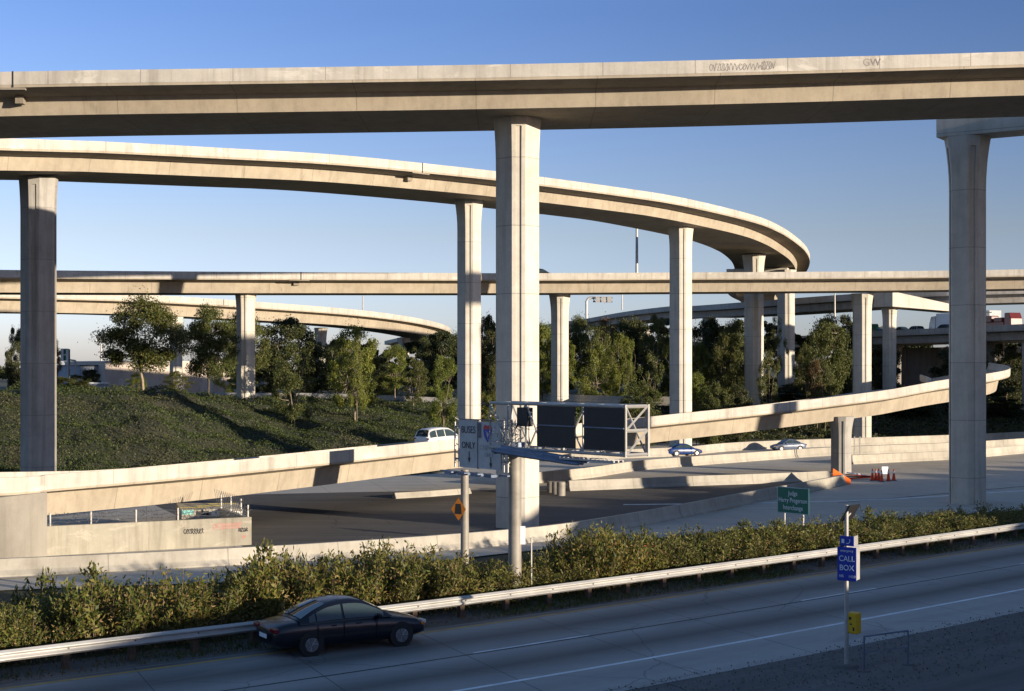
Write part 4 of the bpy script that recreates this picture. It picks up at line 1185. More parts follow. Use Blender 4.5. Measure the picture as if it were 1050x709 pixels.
        for fx in (-.06, .10):
            q = MB(); q.box((L * (fx - .09), side * hw * .985 - .012, .78 * zs), (L * (fx - .09) + .16, side * hw * .985 + .02, .81 * zs)); q.build('door_handle', paint, root, bevel=.006)
    q = MB(); q.box((-L * .5 - .004, -.26, .50 * zs), (-L * .49, .26, .62 * zs)); q.build('number_plate', M['signwhite'], root)
    q = MB(); q.box((L * .47, -.5, .30), (L * .497, .5, .42)); q.build('grille', M['black'], root)
    return root
def paint(name, col, rough=.28, metal=.0): return plain(name, col, rough, metal, .05, 1.0, spec=.4, coat=.25)
P_navy = paint('midnight_blue_paint', (.004, .005, .011)); P_white = paint('white_paint', (.62, .62, .62), .3, 0); P_blue = paint('bright_blue_paint', (.008, .035, .15)); P_steel = paint('steel_blue_paint', (.10, .13, .20))
P_black = paint('black_paint', (.008, .008, .009)); P_silver = paint('silver_paint', (.35, .36, .37)); P_red = paint('truck_red_paint', (.11, .012, .010), .4, 0)
c = vehicle('sedan', 'dark midnight blue four door sedan driving along the near freeway', 'car', P_navy, 4.95, 1.84, 1.45)
fr_, ff_ = floor_at(318, 673, 0.02), floor_at(407.5, 663.5, 0.02)
axis_ = (ff_ - fr_).normalized()
mid = (fr_ + ff_) / 2 + Vector((-axis_.y, axis_.x, 0)) * 0.9
c.location = (mid.x, mid.y, 0.018); c.rotation_euler = (0, 0, math.atan2(axis_.y, axis_.x) + R(1.5))
def on_deck(v, fr, px, off, par, flip=False, dz=0.0):
    q_ = px
    for _ in range(12):
        m = frame_at(fr, q_); p = m @ Vector((0, off, 0))
        q_ += px - (p.x / p.y * FPX + CX)
    d = m.to_3x3() @ Vector((1, 0, 0))
    v.location = (p.x, p.y, p.z - par + dz); v.rotation_euler = (0, -math.asin(max(-1, min(1, d.z))) if not flip else math.asin(max(-1, min(1, d.z))), math.atan2(d.y, d.x) + (math.pi if flip else 0))
v = vehicle('suv', 'white sport utility vehicle on the low ramp left of the sign gantry', 'car', P_white, 4.7, 1.85, 1.75, 'suv'); on_deck(v, frN, 453, 4.8, .80, False, -0.42)
v = vehicle('sedan', 'dark car on the level viaduct showing only its roof', 'car', P_black, 4.6, 1.8, 1.45); on_deck(v, frE, 553, 3.0, .85, False, 0.16)
bp_, bq_ = floor_at(700, 467.5, Z), floor_at(808, 462.5, Z)
v = vehicle('sedan', 'bright blue car on the far road behind the sunlit barrier', 'car', P_blue, 4.6, 1.8, 1.4); v.location = (bp_.x, bp_.y, Z); v.rotation_euler = (0, 0, R(22))
v = vehicle('sedan', 'dark steel blue car on the far road right of the bright blue one', 'car', P_steel, 4.4, 1.75, 1.42); v.location = (bq_.x, bq_.y, Z); v.rotation_euler = (0, 0, R(198))
jl = [(968, P_black, 'dark car on the far bridge just in front of the white trailer'), (938, P_silver, 'grey car on the far bridge behind the white trailer'), (924, P_black, 'black car on the far bridge behind the grey one'), (899, P_black, 'last dark car of the queue on the far bridge')]
for px, pt, lb in jl:
    v = vehicle('car', lb, 'car', pt, 4.7, 1.85, 1.6, 'suv' if px in (938, 968) else 'sedan', group='cars queueing on the far bridge'); on_deck(v, frJ, px, 3.4 if px != 968 else 3.0, .85, True)
tk = thing('box_truck', 'truck with a long white box trailer on the far bridge', 'truck')
q = MB(); q.box((-5.6, -1.25, 1.0), (5.6, 1.25, 3.7)); q.build('trailer', M['signwhite'], tk, bevel=.05)
q = MB(); q.box((-5.4, -1.1, .75), (5.4, 1.1, .995)); q.build('chassis', M['darksteel'], tk)
q = MB(); q.mesh([(-8.4, -1.15, .6), (-6.2, -1.15, .6), (-6.2, 1.15, .6), (-8.4, 1.15, .6), (-8.2, -1.1, 2.0), (-7.7, -1.05, 3.2), (-6.2, -1.05, 3.3), (-6.2, 1.05, 3.3), (-7.7, 1.05, 3.2), (-8.2, 1.1, 2.0)],
                 [(3, 2, 1, 0), (0, 1, 6, 5, 4), (2, 3, 9, 8, 7), (3, 0, 4, 9), (4, 5, 8, 9), (5, 6, 7, 8), (1, 2, 7, 6)]); q.build('cab', P_white, tk, recalc=True, bevel=.06)
def wheels(t, xs, y, r=.48):
    for x in xs:
        for s in (1, -1):
            q = MB(); q.tube([(x, s * y - .14, r), (x, s * y + .14, r)], r, 20); q.build('wheel', M['tyre'], t, smooth=True, autosmooth=40)
wheels(tk, (-7.4, -4.2, 3.2, 4.4), 1.05); on_deck(tk, frJ, 983, 5.5, .85, False)
rt = thing('flatbed_truck', 'red truck loaded with machinery at the right end of the far bridge', 'truck')
q = MB(); q.box((-4, -1.2, .9), (4, 1.2, 1.5)); q.build('flatbed', P_red, rt, bevel=.04)
q = MB(); q.mesh([(4.1, -1.15, .6), (6.0, -1.15, .6), (6.0, 1.15, .6), (4.1, 1.15, .6), (4.1, -1.1, 3.0), (5.4, -1.1, 3.0), (5.9, -1.1, 2.0), (5.9, 1.1, 2.0), (5.4, 1.1, 3.0), (4.1, 1.1, 3.0)],
                 [(3, 2, 1, 0), (0, 1, 6, 5, 4), (2, 3, 9, 8, 7), (1, 2, 7, 6), (6, 7, 8, 5), (4, 5, 8, 9), (3, 0, 4, 9)]); q.build('cab', P_red, rt, recalc=True, bevel=.06)
q = MB(); q.box((-2.6, -.8, 1.502), (-.2, .8, 2.7)); q.box((.4, -.7, 1.502), (2.8, .7, 2.3)); q.build('load', P_red, rt, bevel=.15)
q = MB(); q.tube([(-3.6, 0, 1.5), (-3.2, 0, 3.4), (-1.0, 0, 3.3)], .12, 8); q.tube([(2.9, .4, 1.5), (3.1, .4, 3.0)], .08, 8); q.build('hoist_arm', M['galv'], rt)
wheels(rt, (-3.0, -1.9, 5.0), 1.05); on_deck(rt, frJ, 1021, 4.0, .85, False)
wt = thing('box_van', 'white box van behind the red truck on the far bridge', 'van')
q = MB(); q.box((-3.2, -1.2, .9), (2.6, 1.2, 4.0)); q.build('cargo_box', M['signgrey'], wt, bevel=.05)
q = MB(); q.mesh([(2.7, -1.0, .5), (4.4, -1.0, .5), (4.4, 1.0, .5), (2.7, 1.0, .5), (2.7, -.95, 2.4), (3.5, -.95, 2.4), (4.2, -.95, 1.4), (4.2, .95, 1.4), (3.5, .95, 2.4), (2.7, .95, 2.4)], [(3, 2, 1, 0), (0, 1, 6, 5, 4), (2, 3, 9, 8, 7), (1, 2, 7, 6), (6, 7, 8, 5), (4, 5, 8, 9), (3, 0, 4, 9)]); q.build('cab', P_white, wt, recalc=True)
wheels(wt, (-2.0, 3.4), .95, .4); on_deck(wt, frJ, 1012, 9.5, .85, False)
bsn = thing('bridge_sign', 'tiny green sign on the parapet of the far bridge', 'sign')
p = at(896, 335, 283); q = MB(); q.box((p.x - .8, p.y, p.z - .6), (p.x + .8, p.y + .06, p.z + .5)); q.build('sign_plate', M['signgreen'], bsn)
q = MB(); q.tube([(p.x, p.y + .1, p.z - 1.6), (p.x, p.y + .1, p.z + .3)], .06, 6); q.build('post', M['galv'], bsn)

# ------------------------------------------------------------------ lamp masts, distant signs
def mast(px, ytop, ybot, d, label, r=.14, arm=True):
    t = thing('light_mast', label, 'light mast'); a, b = at(px, ybot, d), at(px, ytop, d)
    q = MB(); q.tube([a, b], [r * 1.2, r * .8], 8); q.build('pole', M['galv'], t)
    if arm:
        q = MB(); q.tube([b + Vector((0, 0, -.1)), b + Vector((1.2, -.4, .15)), b + Vector((2.4, -.8, .2))], .06, 6); q.build('arm', M['galv'], t)
        q = MB(); q.box((b.x + 2.2, b.y - 1.0, b.z + .08), (b.x + 3.0, b.y - .6, b.z + .24)); q.build('lamp_head', M['galv'], t, bevel=.03)
mast(653, 231, 300, 206, 'tall lamp mast rising above the level viaduct', .20, False)
mast(638, 296, 318, 396, 'thin mast on the dark far bridge near its left end', .16, False)
mast(856, 297, 325, 274, 'thin mast left of the pale pier on the far bridge', .14, False)
mast(372, 302, 319, 292, 'small mast on the far curved flyover', .13, False)
cg = thing('cantilever_sign', 'cantilever sign frame with a curved post far behind the level viaduct', 'sign')
a = at(601.5, 330, 455); b = at(601.5, 309, 455)
k = 455 / FPX
q = MB(); q.tube([Vector((a.x, a.y, gz(a.x, a.y))), a, b, at(603, 306.5, 455), at(606, 305.5, 455), at(610, 305.2, 455)], .42, 8); q.build('post', M['rail'], cg)
q = MB()
for yy in (305.2, 309.5): q.tube([at(608, yy, 455), at(628, yy + .3, 455)], .22, 6)
for i in range(9): q.tube([at(608 + i * 2.2, 305.2, 455), at(609.6 + i * 2.2, 309.5, 455)], .16, 5)
q.build('truss_arm', M['darksteel'], cg)
for i in range(3):
    q = MB(); e = at(613 + 6 * i, 307.3, 454); q.box((e.x - .7, e.y - .1, e.z - .9), (e.x + .7, e.y + .1, e.z + .9)); q.build('sign_panel', M['galv'], cg)
fs_ = thing('freeway_sign', 'green and white sign on a pole beside the left column', 'sign')
p = at(67, 364, 235); q = MB(); q.box((p.x - .75, p.y, p.z - 1.0), (p.x - .12, p.y + .1, p.z + 1.0)); q.build('sign_panel', M['signwhite'], fs_)
q = MB(); q.box((p.x - .10, p.y, p.z - 1.0), (p.x + .5, p.y + .1, p.z + 1.0)); q.build('sign_panel', M['signwhite'], fs_)
q = MB(); q.box((p.x - .3, p.y - .02, p.z - .9), (p.x + .1, p.y - .005, p.z - .1)); q.box((p.x - .3, p.y - .02, p.z + .1), (p.x + .1, p.y - .005, p.z + .9)); q.build('green_panel', M['signgreen'], fs_)
q = MB(); q.tube([(p.x + .65, p.y, gz(p.x, p.y) - .3), (p.x + .65, p.y, p.z + .9)], .13, 8); q.build('pole', M['darksteel'], fs_)
sg = thing('signal_gantry', 'thin grey gantry frame right of the green and white sign', 'gantry')
q = MB(); e0, e1 = at(70, 369, 262), at(77.5, 370, 262)
q.tube([e0, e1], .16, 6); q.tube([Vector((e1.x, e1.y, gz(e1.x, e1.y) - .3)), e1], .16, 6); q.tube([Vector((e0.x, e0.y, gz(e0.x, e0.y) - .3)), e0], .16, 6); q.build('frame', M['galv'], sg)
fm_ = thing('floodlight_mast', 'distant floodlight mast beside the big left eucalyptus', 'light mast')
p = at(104, 349, 420); q = MB(); q.tube([(p.x, p.y, gz(p.x, p.y) - .5), (p.x, p.y, p.z)], .25, 6); q.build('pole', M['galv'], fm_)
q = MB()
for i in range(5): q.box((p.x - 1.6 + .7 * i, p.y - .3, p.z - .5), (p.x - 1.1 + .7 * i, p.y, p.z + .1)); q.box((p.x - 1.5 + .7 * i, p.y - .3, p.z + .3), (p.x - 1.0 + .7 * i, p.y, p.z + .9))
q.build('lamp_bank', M['signwhite'], fm_)

# ------------------------------------------------------------------ left warehouse, far rails
M['pinkwall'] = plain('pale_pink_stucco', (.50, .42, .36), .9, 0, .12, .3)
M['greywall'] = plain('blue_grey_shade_stucco', (.28, .31, .36), .9, 0, .1, .3)  # blue grey carries the shade of the warehouse's left face; shed walls share it
M['roofcap'] = plain('roof_coping', (.55, .5, .44), .8, 0, .1, .5)
wh = thing('warehouse', 'long pale pink warehouse behind the eucalyptus trees on the left', 'building')
b0, b1 = at(108, 402, 262), at(236, 402, 278)
bd = (b1 - b0); bd.z = 0; BL = bd.length; bd.normalize(); bn = Vector((-bd.y, bd.x, 0))
BM = Matrix(((bd.x, bn.x, 0, b0.x), (bd.y, bn.y, 0, b0.y), (0, 0, 1, 0), (0, 0, 0, 1)))
q = MB(); q.box((0, 0, 2.5), (BL, 18, 9.3), BM); q.build('wall', M['pinkwall'], wh)
q = MB(); q.box((-.12, -.12, 9.302), (BL + .12, 18.1, 9.55), BM); q.build('roof_edge', M['roofcap'], wh)
for i in range(4):
    x = 2.5 + i * 5.4
    q = MB(); q.box((x, -.06, 3.2), (x + 2.6, -.004, 6.4), BM); q.build('roller_door', M['roofcap'], wh)
q = MB()
for i in range(9): q.box((i * BL / 9 + .1, -.03, 2.6), (i * BL / 9 + .25, -.003, 9.28), BM)
q.build('pilaster', M['pinkwall'], wh)
an = thing('warehouse_shade_side', 'blue grey block standing for the shaded left face of the pale pink warehouse', 'building')  # separate block whose colour stands in for shade on the warehouse's left face
q = MB(); q.box((-3.4, 3.0, 2.5), (-.02, 14, 8.6), BM); q.build('wall', M['greywall'], an)
q = MB(); q.box((-3.5, 2.9, 8.602), (-.03, 14.1, 8.85), BM); q.build('roof_edge', M['darksteel'], an)
q = MB(); q.box((-2.6, 2.94, 4.0), (-1.2, 2.997, 6.4), BM); q.build('door', M['darksteel'], an)
sh_ = thing('white_shed', 'small whitish shed in front of the blue grey warehouse side', 'shed')
p = at(98, 400, 236); q = MB(); q.box((p.x - 1.6, p.y, 3.0), (p.x + 1.4, p.y + 2.4, p.z + 1.0)); q.build('wall', M['greywall'], sh_); q = MB(); q.box((p.x - 1.75, p.y - .15, p.z + 1.002), (p.x + 1.55, p.y + 2.5, p.z + 1.2)); q.build('roof', M['signwhite'], sh_)
def far_rail(name, label, pts, h, mat, post=True):
    t = thing(name, label, 'guardrail')
    P = [at(*p) for p in pts]; f = plan_frames(catmull(P, 4)); q = MB()
    sweep(q, f, [(0, 0), (0, -h), (.12, -h), (.12, 0)]); q.build('rail_beam', mat, t, recalc=True)
    for i in range(0, len(f), 2):
        p = f[i][0]; z = gz(p.x, p.y); q = MB(); q.box((p.x - .08, p.y + .13, min(z, p.z) - .3), (p.x + .08, p.y + .28, p.z - .05)); q.build('post', M['wood'], t)
far_rail('far_guardrail', 'white guardrail along the top of the ivy slope on the left', [(150, 401.5, 226), (245, 403.0, 224), (330, 403.4, 222), (410, 406.2, 220), (470, 408.5, 218), (520, 409.5, 217)], .95, M['rail'])
tag_o, _ = barrier('concrete_barrier', 'low pale barrier behind the central columns below the grass bank', [(545, 403), (600, 405.5), (640, 406.5), (700, 407)], h=.9, on=3.4 + 0.2, w=.35)
# ------------------------------------------------------------------ foliage
rng = np.random.default_rng(11)
def leaf_mesh(name, C, L, Wd, mat, up=0.0, dirs=None, seed=0):
    """many small rhombic leaves in one mesh: C centres, L lengths, Wd widths"""
    g = np.random.default_rng(seed)
    n = len(C)
    a = g.normal(size=(n, 3)); a[:, 2] += up
    if dirs is not None: a = a * 0.75 + dirs
    a /= np.linalg.norm(a, axis=1)[:, None] + 1e-9
    b = g.normal(size=(n, 3)); b -= a * np.sum(a * b, 1)[:, None]; b /= np.linalg.norm(b, axis=1)[:, None] + 1e-9
    c = np.cross(a, b)
    L = np.broadcast_to(L, (n,))[:, None]; Wd = np.broadcast_to(Wd, (n,))[:, None]
    v = np.stack([C - a * L / 2, C + b * Wd / 2 + c * Wd * 0.15, C + a * L / 2, C - b * Wd / 2 + c * Wd * 0.15], 1).reshape(-1, 3)
    me = bpy.data.meshes.new(name)
    me.vertices.add(4 * n); me.vertices.foreach_set('co', v.ravel())
    me.loops.add(4 * n); me.loops.foreach_set('vertex_index', np.arange(4 * n, dtype=np.int32))
    me.polygons.add(n); me.polygons.foreach_set('loop_start', np.arange(0, 4 * n, 4, dtype=np.int32))
    me.update(calc_edges=True)
    me.materials.append(mat)
    return me

def tree_proto(seed, H=10.0, W=8.0, base=0.35, clumps=46, leaf=.34, dens=130, mat='euc', style='euc', spread=.95, trunk_r=.17, lean=.0):
    """returns (trunk mesh, crown mesh)"""
    r = random.Random(seed); g = np.random.default_rng(seed)
    q = MB()
    fork = H * base * r.uniform(.75, 1.0)
    n = 5; pts = []
    for i in range(n + 1):
        t = i / n; pts.append(Vector((lean * t * t * H + r.uniform(-.1, .1) * H * .04, r.uniform(-.1, .1) * H * .04, fork * t - .4 * (1 - t))))
    q.tube(pts, [trunk_r * (1 - .35 * i / n) for i in range(n + 1)], 7)
    top = pts[-1]
    tips = []
    nb = r.randint(4, 6)
    centers = []
    for k in range(clumps):
        for _ in range(40):
            u = r.uniform(0, 1); ang = r.uniform(0, 2 * math.pi)
            if style == 'euc':   prof = (math.sin(math.pi * min(1, .12 + u * .86)) ** .7)
            elif style == 'round': prof = math.sqrt(max(0, 1 - (2 * u - .85) ** 2 / 1.35))
            elif style == 'cone': prof = (1 - u) ** .8 * .95 + .08
            else: prof = .35 + .65 * math.sin(math.pi * u)
            rad = W / 2 * prof * math.sqrt(r.uniform(.12, 1))
            c = Vector((math.cos(ang) * rad + lean * H * u * .5, math.sin(ang) * rad, H * base + (H * .94 - H * base) * u))
            if all((c - e[0]).length > H * .075 for e in centers): break
        size = H * r.uniform(.055, .115) * (1.15 if style == 'euc' else 1.0)
        centers.append((c, size))
    # limbs: main forks then a twig to every clump
    mains = []
    for k in range(nb):
        a = 2 * math.pi * k / nb + r.uniform(-.4, .4); u = r.uniform(.35, .8)
        e = Vector((math.cos(a) * W * .24 + lean * H * .3, math.sin(a) * W * .24, H * base + (H - H * base) * u))
        m1 = top.lerp(e, .5) + Vector((r.uniform(-.3, .3), r.uniform(-.3, .3), r.uniform(-.1, .4)))
        q.tube([top - Vector((0, 0, .15)), m1, e], [trunk_r * .6, trunk_r * .4, trunk_r * .18], 6)
        mains += [(m1, trunk_r * .34), (e, trunk_r * .18), (m1.lerp(e, .5), trunk_r * .25)]
    for c, s in centers:
        m = min(mains, key=lambda z: (z[0] - c).length + max(0, z[0].z - c.z) * 2)
        mid = m[0].lerp(c, .5) + Vector((0, 0, -.15))
        q.tube([m[0], mid, c], [m[1], m[1] * .6, .02], 4)
    me = bpy.data.meshes.new('trunk'); me.from_pydata(q.v, [], q.f); me.materials.append(M['bark'])
    me.polygons.foreach_set('use_smooth', [True] * len(me.polygons))
    C, D = [], []
    for c, s in centers:
        k = int(dens * 2.8 * r.uniform(.6, 1.4))
        d = g.normal(size=(k, 3)); d /= np.linalg.norm(d, axis=1)[:, None]
        rr = (g.uniform(0, 1, k) ** .45)[:, None]
        off = d * rr * s * np.array([1.15, 1.15, .72])
        C.append(off + np.array(c)); D.append(d * .5 + np.array([0, 0, -.35 if style == 'euc' else .1]))
        # loose sprays between clumps
        k2 = k // 8
        d2 = g.normal(size=(k2, 3)) * s * .6
        C.append(d2 + np.array(c)); D.append(np.zeros((k2, 3)))
    C = np.concatenate(C); D = np.concatenate(D)
    cm = leaf_mesh('crown', C, g.uniform(.7, 1.3, len(C)) * leaf * .72, g.uniform(.7, 1.3, len(C)) * leaf * .72 * (.42 if style == 'euc' else .62), M[mat], dirs=D, seed=seed)
    return me, cm

PROTO = {}
for i in range(3): PROTO['euc%d' % i] = tree_proto(20 + i, mat='euc', clumps=58, dens=150, base=.30, lean=(-.03, .02, .05)[i])
for i in range(3): PROTO['dark%d' % i] = tree_proto(40 + i, mat='dark', style='round', clumps=60, dens=170, base=.16, leaf=.32)
for i in range(3): PROTO['light%d' % i] = tree_proto(60 + i, mat='light', style='round', clumps=46, dens=115, base=.18, leaf=.30, spread=.8)
PROTO['olive0'] = tree_proto(80, mat='euc', style='round', clumps=40, dens=110, base=.12, leaf=.28)
PROTO['olive1'] = tree_proto(81, mat='euc', style='oval', clumps=40, dens=110, base=.15, leaf=.28)
PROTO['rusty0'] = tree_proto(90, mat='rusty', style='round', clumps=38, dens=100, base=.15, leaf=.28)
PROTO['spire0'] = tree_proto(95, mat='light', style='cone', clumps=40, dens=90, base=.18, leaf=.28, trunk_r=.12)
PROTO['thin0'] = tree_proto(97, mat='euc', style='oval', clumps=20, dens=70, base=.45, leaf=.32, trunk_r=.12)
PROTO['bush0'] = tree_proto(100, mat='euc', style='round', clumps=70, dens=150, base=.03, leaf=.30, trunk_r=.10)
PROTO['bush1'] = tree_proto(101, mat='dark', style='round', clumps=70, dens=150, base=.03, leaf=.30, trunk_r=.10)
PROTO['bush2'] = tree_proto(102, mat='light', style='round', clumps=60, dens=130, base=.03, leaf=.28, trunk_r=.10)

def tree(kind, px, ytop, wpx, d, label, name='tree', cat='tree', group=None, ybase=None, rz=None):
    x = (px - CX) / FPX * d
    z0 = gz(x, d) if ybase is None else EYE - (ybase - HY) / FPX * d
    zt = EYE - (ytop - HY) / FPX * d
    H = max(1.0, zt - z0); Wm = wpx / FPX * d
    o = thing(name, label, cat, (x, d, z0), rz if rz is not None else random.uniform(0, 6.28), group)
    o.scale = (Wm / 9.2, Wm / 9.2, H / 10.0)
    t, c = PROTO[kind]
    link(bpy.data.objects.new('trunk', t), o); link(bpy.data.objects.new('crown', c), o)
    return o
EU = 'eucalyptus_tree'
tree('euc0', 147, 303, 96, 172, 'big spreading eucalyptus left of the slope column, in front of the warehouse', EU, rz=.4)
tree('euc1', 214, 312, 66, 182, 'second big eucalyptus, just left of the slope column', EU, rz=2.0)
tree('dark0', 293, 325, 78, 212, 'broad dark tree right of the slope column')
tree('olive0', 302, 352, 58, 168, 'olive green tree with bare forked stems right of the slope column')
tree('light0', 364, 334, 62, 178, 'bright yellow green tree left of the small far pier')
tree('dark1', 345, 346, 46, 232, 'dark tree behind the bright yellow green one')
tree('olive1', 381, 360, 40, 205, 'olive tree between the bright one and the far pier')
tree('spire0', 366, 330, 26, 174, 'slim light shoot of a tree rising above the bright one')
tree('olive1', 424, 368, 38, 205, 'small olive tree below the tip of the far curved flyover')
tree('light1', 455, 362, 36, 172, 'light green young tree left of the slender half shaded column')
tree('dark2', 455, 336, 50, 262, 'dark tree hiding the tip of the far curved flyover')
tree('olive0', 437, 345, 40, 270, 'dull olive tree left of the dark one at the tip of the far flyover')
tree('dark0', 499, 322, 34, 224, 'dark tree between the slender column and the central column')
tree('olive1', 506, 372, 22, 190, 'small olive tree between the slender and central columns')
tree('light1', 556, 328, 34, 216, 'yellow green tree on the right edge of the central column')
tree('dark1', 541, 318, 44, 235, 'dark tree behind the central column')
tree('euc2', 594, 322, 34, 240, 'tall dark eucalyptus right of the short column', EU)
tree('olive0', 610, 330, 44, 222, 'olive tree below the cantilever sign frame')
tree('rusty0', 621, 325, 32, 236, 'reddish brown crowned tree below the dark far bridge')
tree('light2', 615, 350, 46, 206, 'light green tree with pale trunks above the grass bank')
tree('spire0', 647, 343, 28, 203, 'spindly light green tree left of the sunlit column')
tree('dark2', 648, 322, 54, 244, 'wide dark tree left of the sunlit column')
tree('olive1', 672, 321, 44, 226, 'olive tree touching the left side of the sunlit column')
tree('thin0', 667, 362, 34, 204, 'thin loose tree between the spindly one and the sunlit column')
tree('dark0', 727, 326, 56, 236, 'dark tree right of the sunlit column')
tree('euc1', 752, 327, 40, 228, 'eucalyptus between the sunlit column and the next column', EU)
tree('euc2', 744, 338, 36, 218, 'leaning pale stemmed eucalyptus left of the second curved flyover column', EU)
tree('thin0', 797, 322, 26, 226, 'sparse crooked tree in front of the rearmost curved flyover column')
tree('olive0', 789, 358, 28, 212, 'small round tree between two curved flyover columns')
tree('euc0', 848, 322, 56, 222, 'large eucalyptus left of the ramp crossing column', EU, rz=1.4)
tree('dark1', 872, 318, 40, 240, 'dark tree close to the left side of the ramp crossing column')
tree('olive1', 828, 350, 30, 230, 'narrow olive tree left of the large right eucalyptus')
tree('rusty0', 838, 368, 26, 216, 'brownish small tree below the large right eucalyptus')
tree('olive0', 846, 372, 24, 214, 'little green tree below the large right eucalyptus')
tree('bush1', 770, 388, 60, 238, 'dark shrub mass behind the second curved flyover column', 'shrub', 'shrub')
tree('bush1', 822, 392, 70, 236, 'dark shrub mass below the rearmost curved flyover column', 'shrub', 'shrub')
tree('dark2', 903, 352, 52, 250, 'dark tree right of the ramp crossing column under the far bridge', ybase=420)
tree('bush1', 930, 398, 80, 232, 'dark shrub mass under the far bridge, left part', 'shrub', 'shrub')
tree('bush1', 1010, 392, 84, 236, 'dark shrub mass under the far bridge at the right edge', 'shrub', 'shrub')
tree('bush0', 657, 389, 52, 192, 'rounded olive bush on the bank left of the sunlit column', 'bush', 'bush')
tree('bush2', 714, 380, 34, 194, 'upright green bush right of the sunlit column', 'bush', 'bush')
tree('bush0', 734, 391, 40, 190, 'round green bush second right of the sunlit column', 'bush', 'bush')
tree('bush1', 757, 394, 34, 190, 'dark round bush touching the second curved flyover column', 'bush', 'bush')
tree('dark1', 17, 333, 26, 210, 'dark tree at the left edge behind the shaded column')
tree('rusty0', 57, 347, 20, 226, 'reddish tree peeping out right of the shaded left column')
tree('bush0', 63, 386, 36, 215, 'brownish shrub below the green and white sign', 'shrub', 'shrub')
tree('bush0', 84, 390, 34, 212, 'dry olive shrub left of the white shed', 'shrub', 'shrub')
tree('dark2', 93, 377, 22, 238, 'small dark conical tree beside the blue grey warehouse side')
tree('bush0', 78, 384, 30, 250, 'far shrub under the thin gantry frame', 'shrub', 'shrub')
tree('bush1', 272, 366, 40, 236, 'dark bushy growth right of the foot of the slope column', 'bush', 'bush')
tree('bush0', 318, 372, 36, 236, 'olive bush left of the bright yellow green tree', 'bush', 'bush')
tree('bush2', 400, 388, 30, 232, 'light green bush above the white guardrail below the far pier', 'bush', 'bush')
tree('dark0', 985, 352, 60, 247, 'dark tree behind the shaded right column under the far bridge', ybase=415)
tree('dark1', 1032, 350, 50, 247, 'dark tree at the right edge under the far bridge', ybase=415)
tree('light0', 578, 346, 34, 214, 'light tree on the left side of the short column', ybase=402)
tree('light2', 634, 338, 38, 226, 'light crowned tree between the reddish tree and the spindly one')
tree('light1', 690, 340, 34, 228, 'yellow green tree half hidden by the sunlit column')
tree('light0', 716, 350, 36, 222, 'light green tree right of the sunlit column, above the bushes')
tree('euc0', 250, 318, 60, 205, 'dense eucalyptus behind the slope column', EU)
tree('olive1', 330, 350, 44, 236, 'olive tree filling the gap left of the bright yellow green tree')
tree('light1', 405, 352, 34, 215, 'light tree right of the far pier', ybase=406)
tree('light2', 344, 352, 40, 234, 'yellow green tree close behind the bright one on its left')
tree('bush2', 140, 382, 24, 176, 'green bush at the foot of the big left eucalyptus', 'bush', 'bush')
tree('olive1', 184, 380, 36, 236, 'low olive tree between the two big left eucalyptus trees')
tree('light2', 232, 372, 34, 236, 'yellowish low tree left of the slope column foot')
tree('dark2', 395, 372, 34, 240, 'dark low tree left of the far pier')
tree('bush1', 440, 395, 40, 225, 'dark bush above the white guardrail', 'bush', 'bush')
tree('light1', 500, 400, 26, 190, 'bright bush between slender and central columns', 'bush', 'bush')

# background wood: reads as one mass
def mass(name, label, cells, mat, leaf, per, kind='stuff', seed=5):
    g = np.random.default_rng(seed); C = []
    for (px, ytop, wpx, d, ybase) in cells:
        x = (px - CX) / FPX * d; zt = EYE - (ytop - HY) / FPX * d; zb = EYE - (ybase - HY) / FPX * d; w = wpx / FPX * d
        for _ in range(26):
            a = g.uniform(0, 6.28); rr = math.sqrt(g.uniform()) * w / 2; u = g.uniform() ** .8
            c = np.array([x + math.cos(a) * rr * (1 - .35 * u), d + math.sin(a) * rr, zb + (zt - zb) * u])
            s = w * g.uniform(.10, .2)
            k = per // 26
            dd = g.normal(size=(k, 3)); dd /= np.linalg.norm(dd, axis=1)[:, None]
            C.append(c + dd * (g.uniform(0, 1, k) ** .4)[:, None] * s * np.array([1, 1, .7]))
    C = np.concatenate(C)
    me = leaf_mesh(name, C, g.uniform(.7, 1.3, len(C)) * leaf, g.uniform(.7, 1.3, len(C)) * leaf * .6, M[mat], seed=seed)
    o = bpy.data.objects.new(name, me); link(o); return tag(o, label, 'trees', None, kind)
cells = []
rr = random.Random(3)
for px in range(545, 900, 17): cells.append((px + rr.uniform(-6, 6), 332 + rr.uniform(-6, 14), 34, 285 + rr.uniform(-15, 25), 400))
for px in range(330, 520, 18): cells.append((px + rr.uniform(-6, 6), 352 + rr.uniform(-6, 14), 32, 310 + rr.uniform(-15, 25), 400))
for px in range(880, 1120, 20): cells.append((px + rr.uniform(-6, 6), 349 + rr.uniform(-5, 8), 40, 305 + rr.uniform(-10, 20), 420))
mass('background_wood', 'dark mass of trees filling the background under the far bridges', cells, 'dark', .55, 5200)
cells = [(px, 380 + rr.uniform(-5, 4), 26, 520 + rr.uniform(-40, 60), 388) for px in range(-40, 330, 14)]
mass('distant_trees', 'low distant tree line on the horizon at the left', cells, 'dark', .9, 900, seed=8)

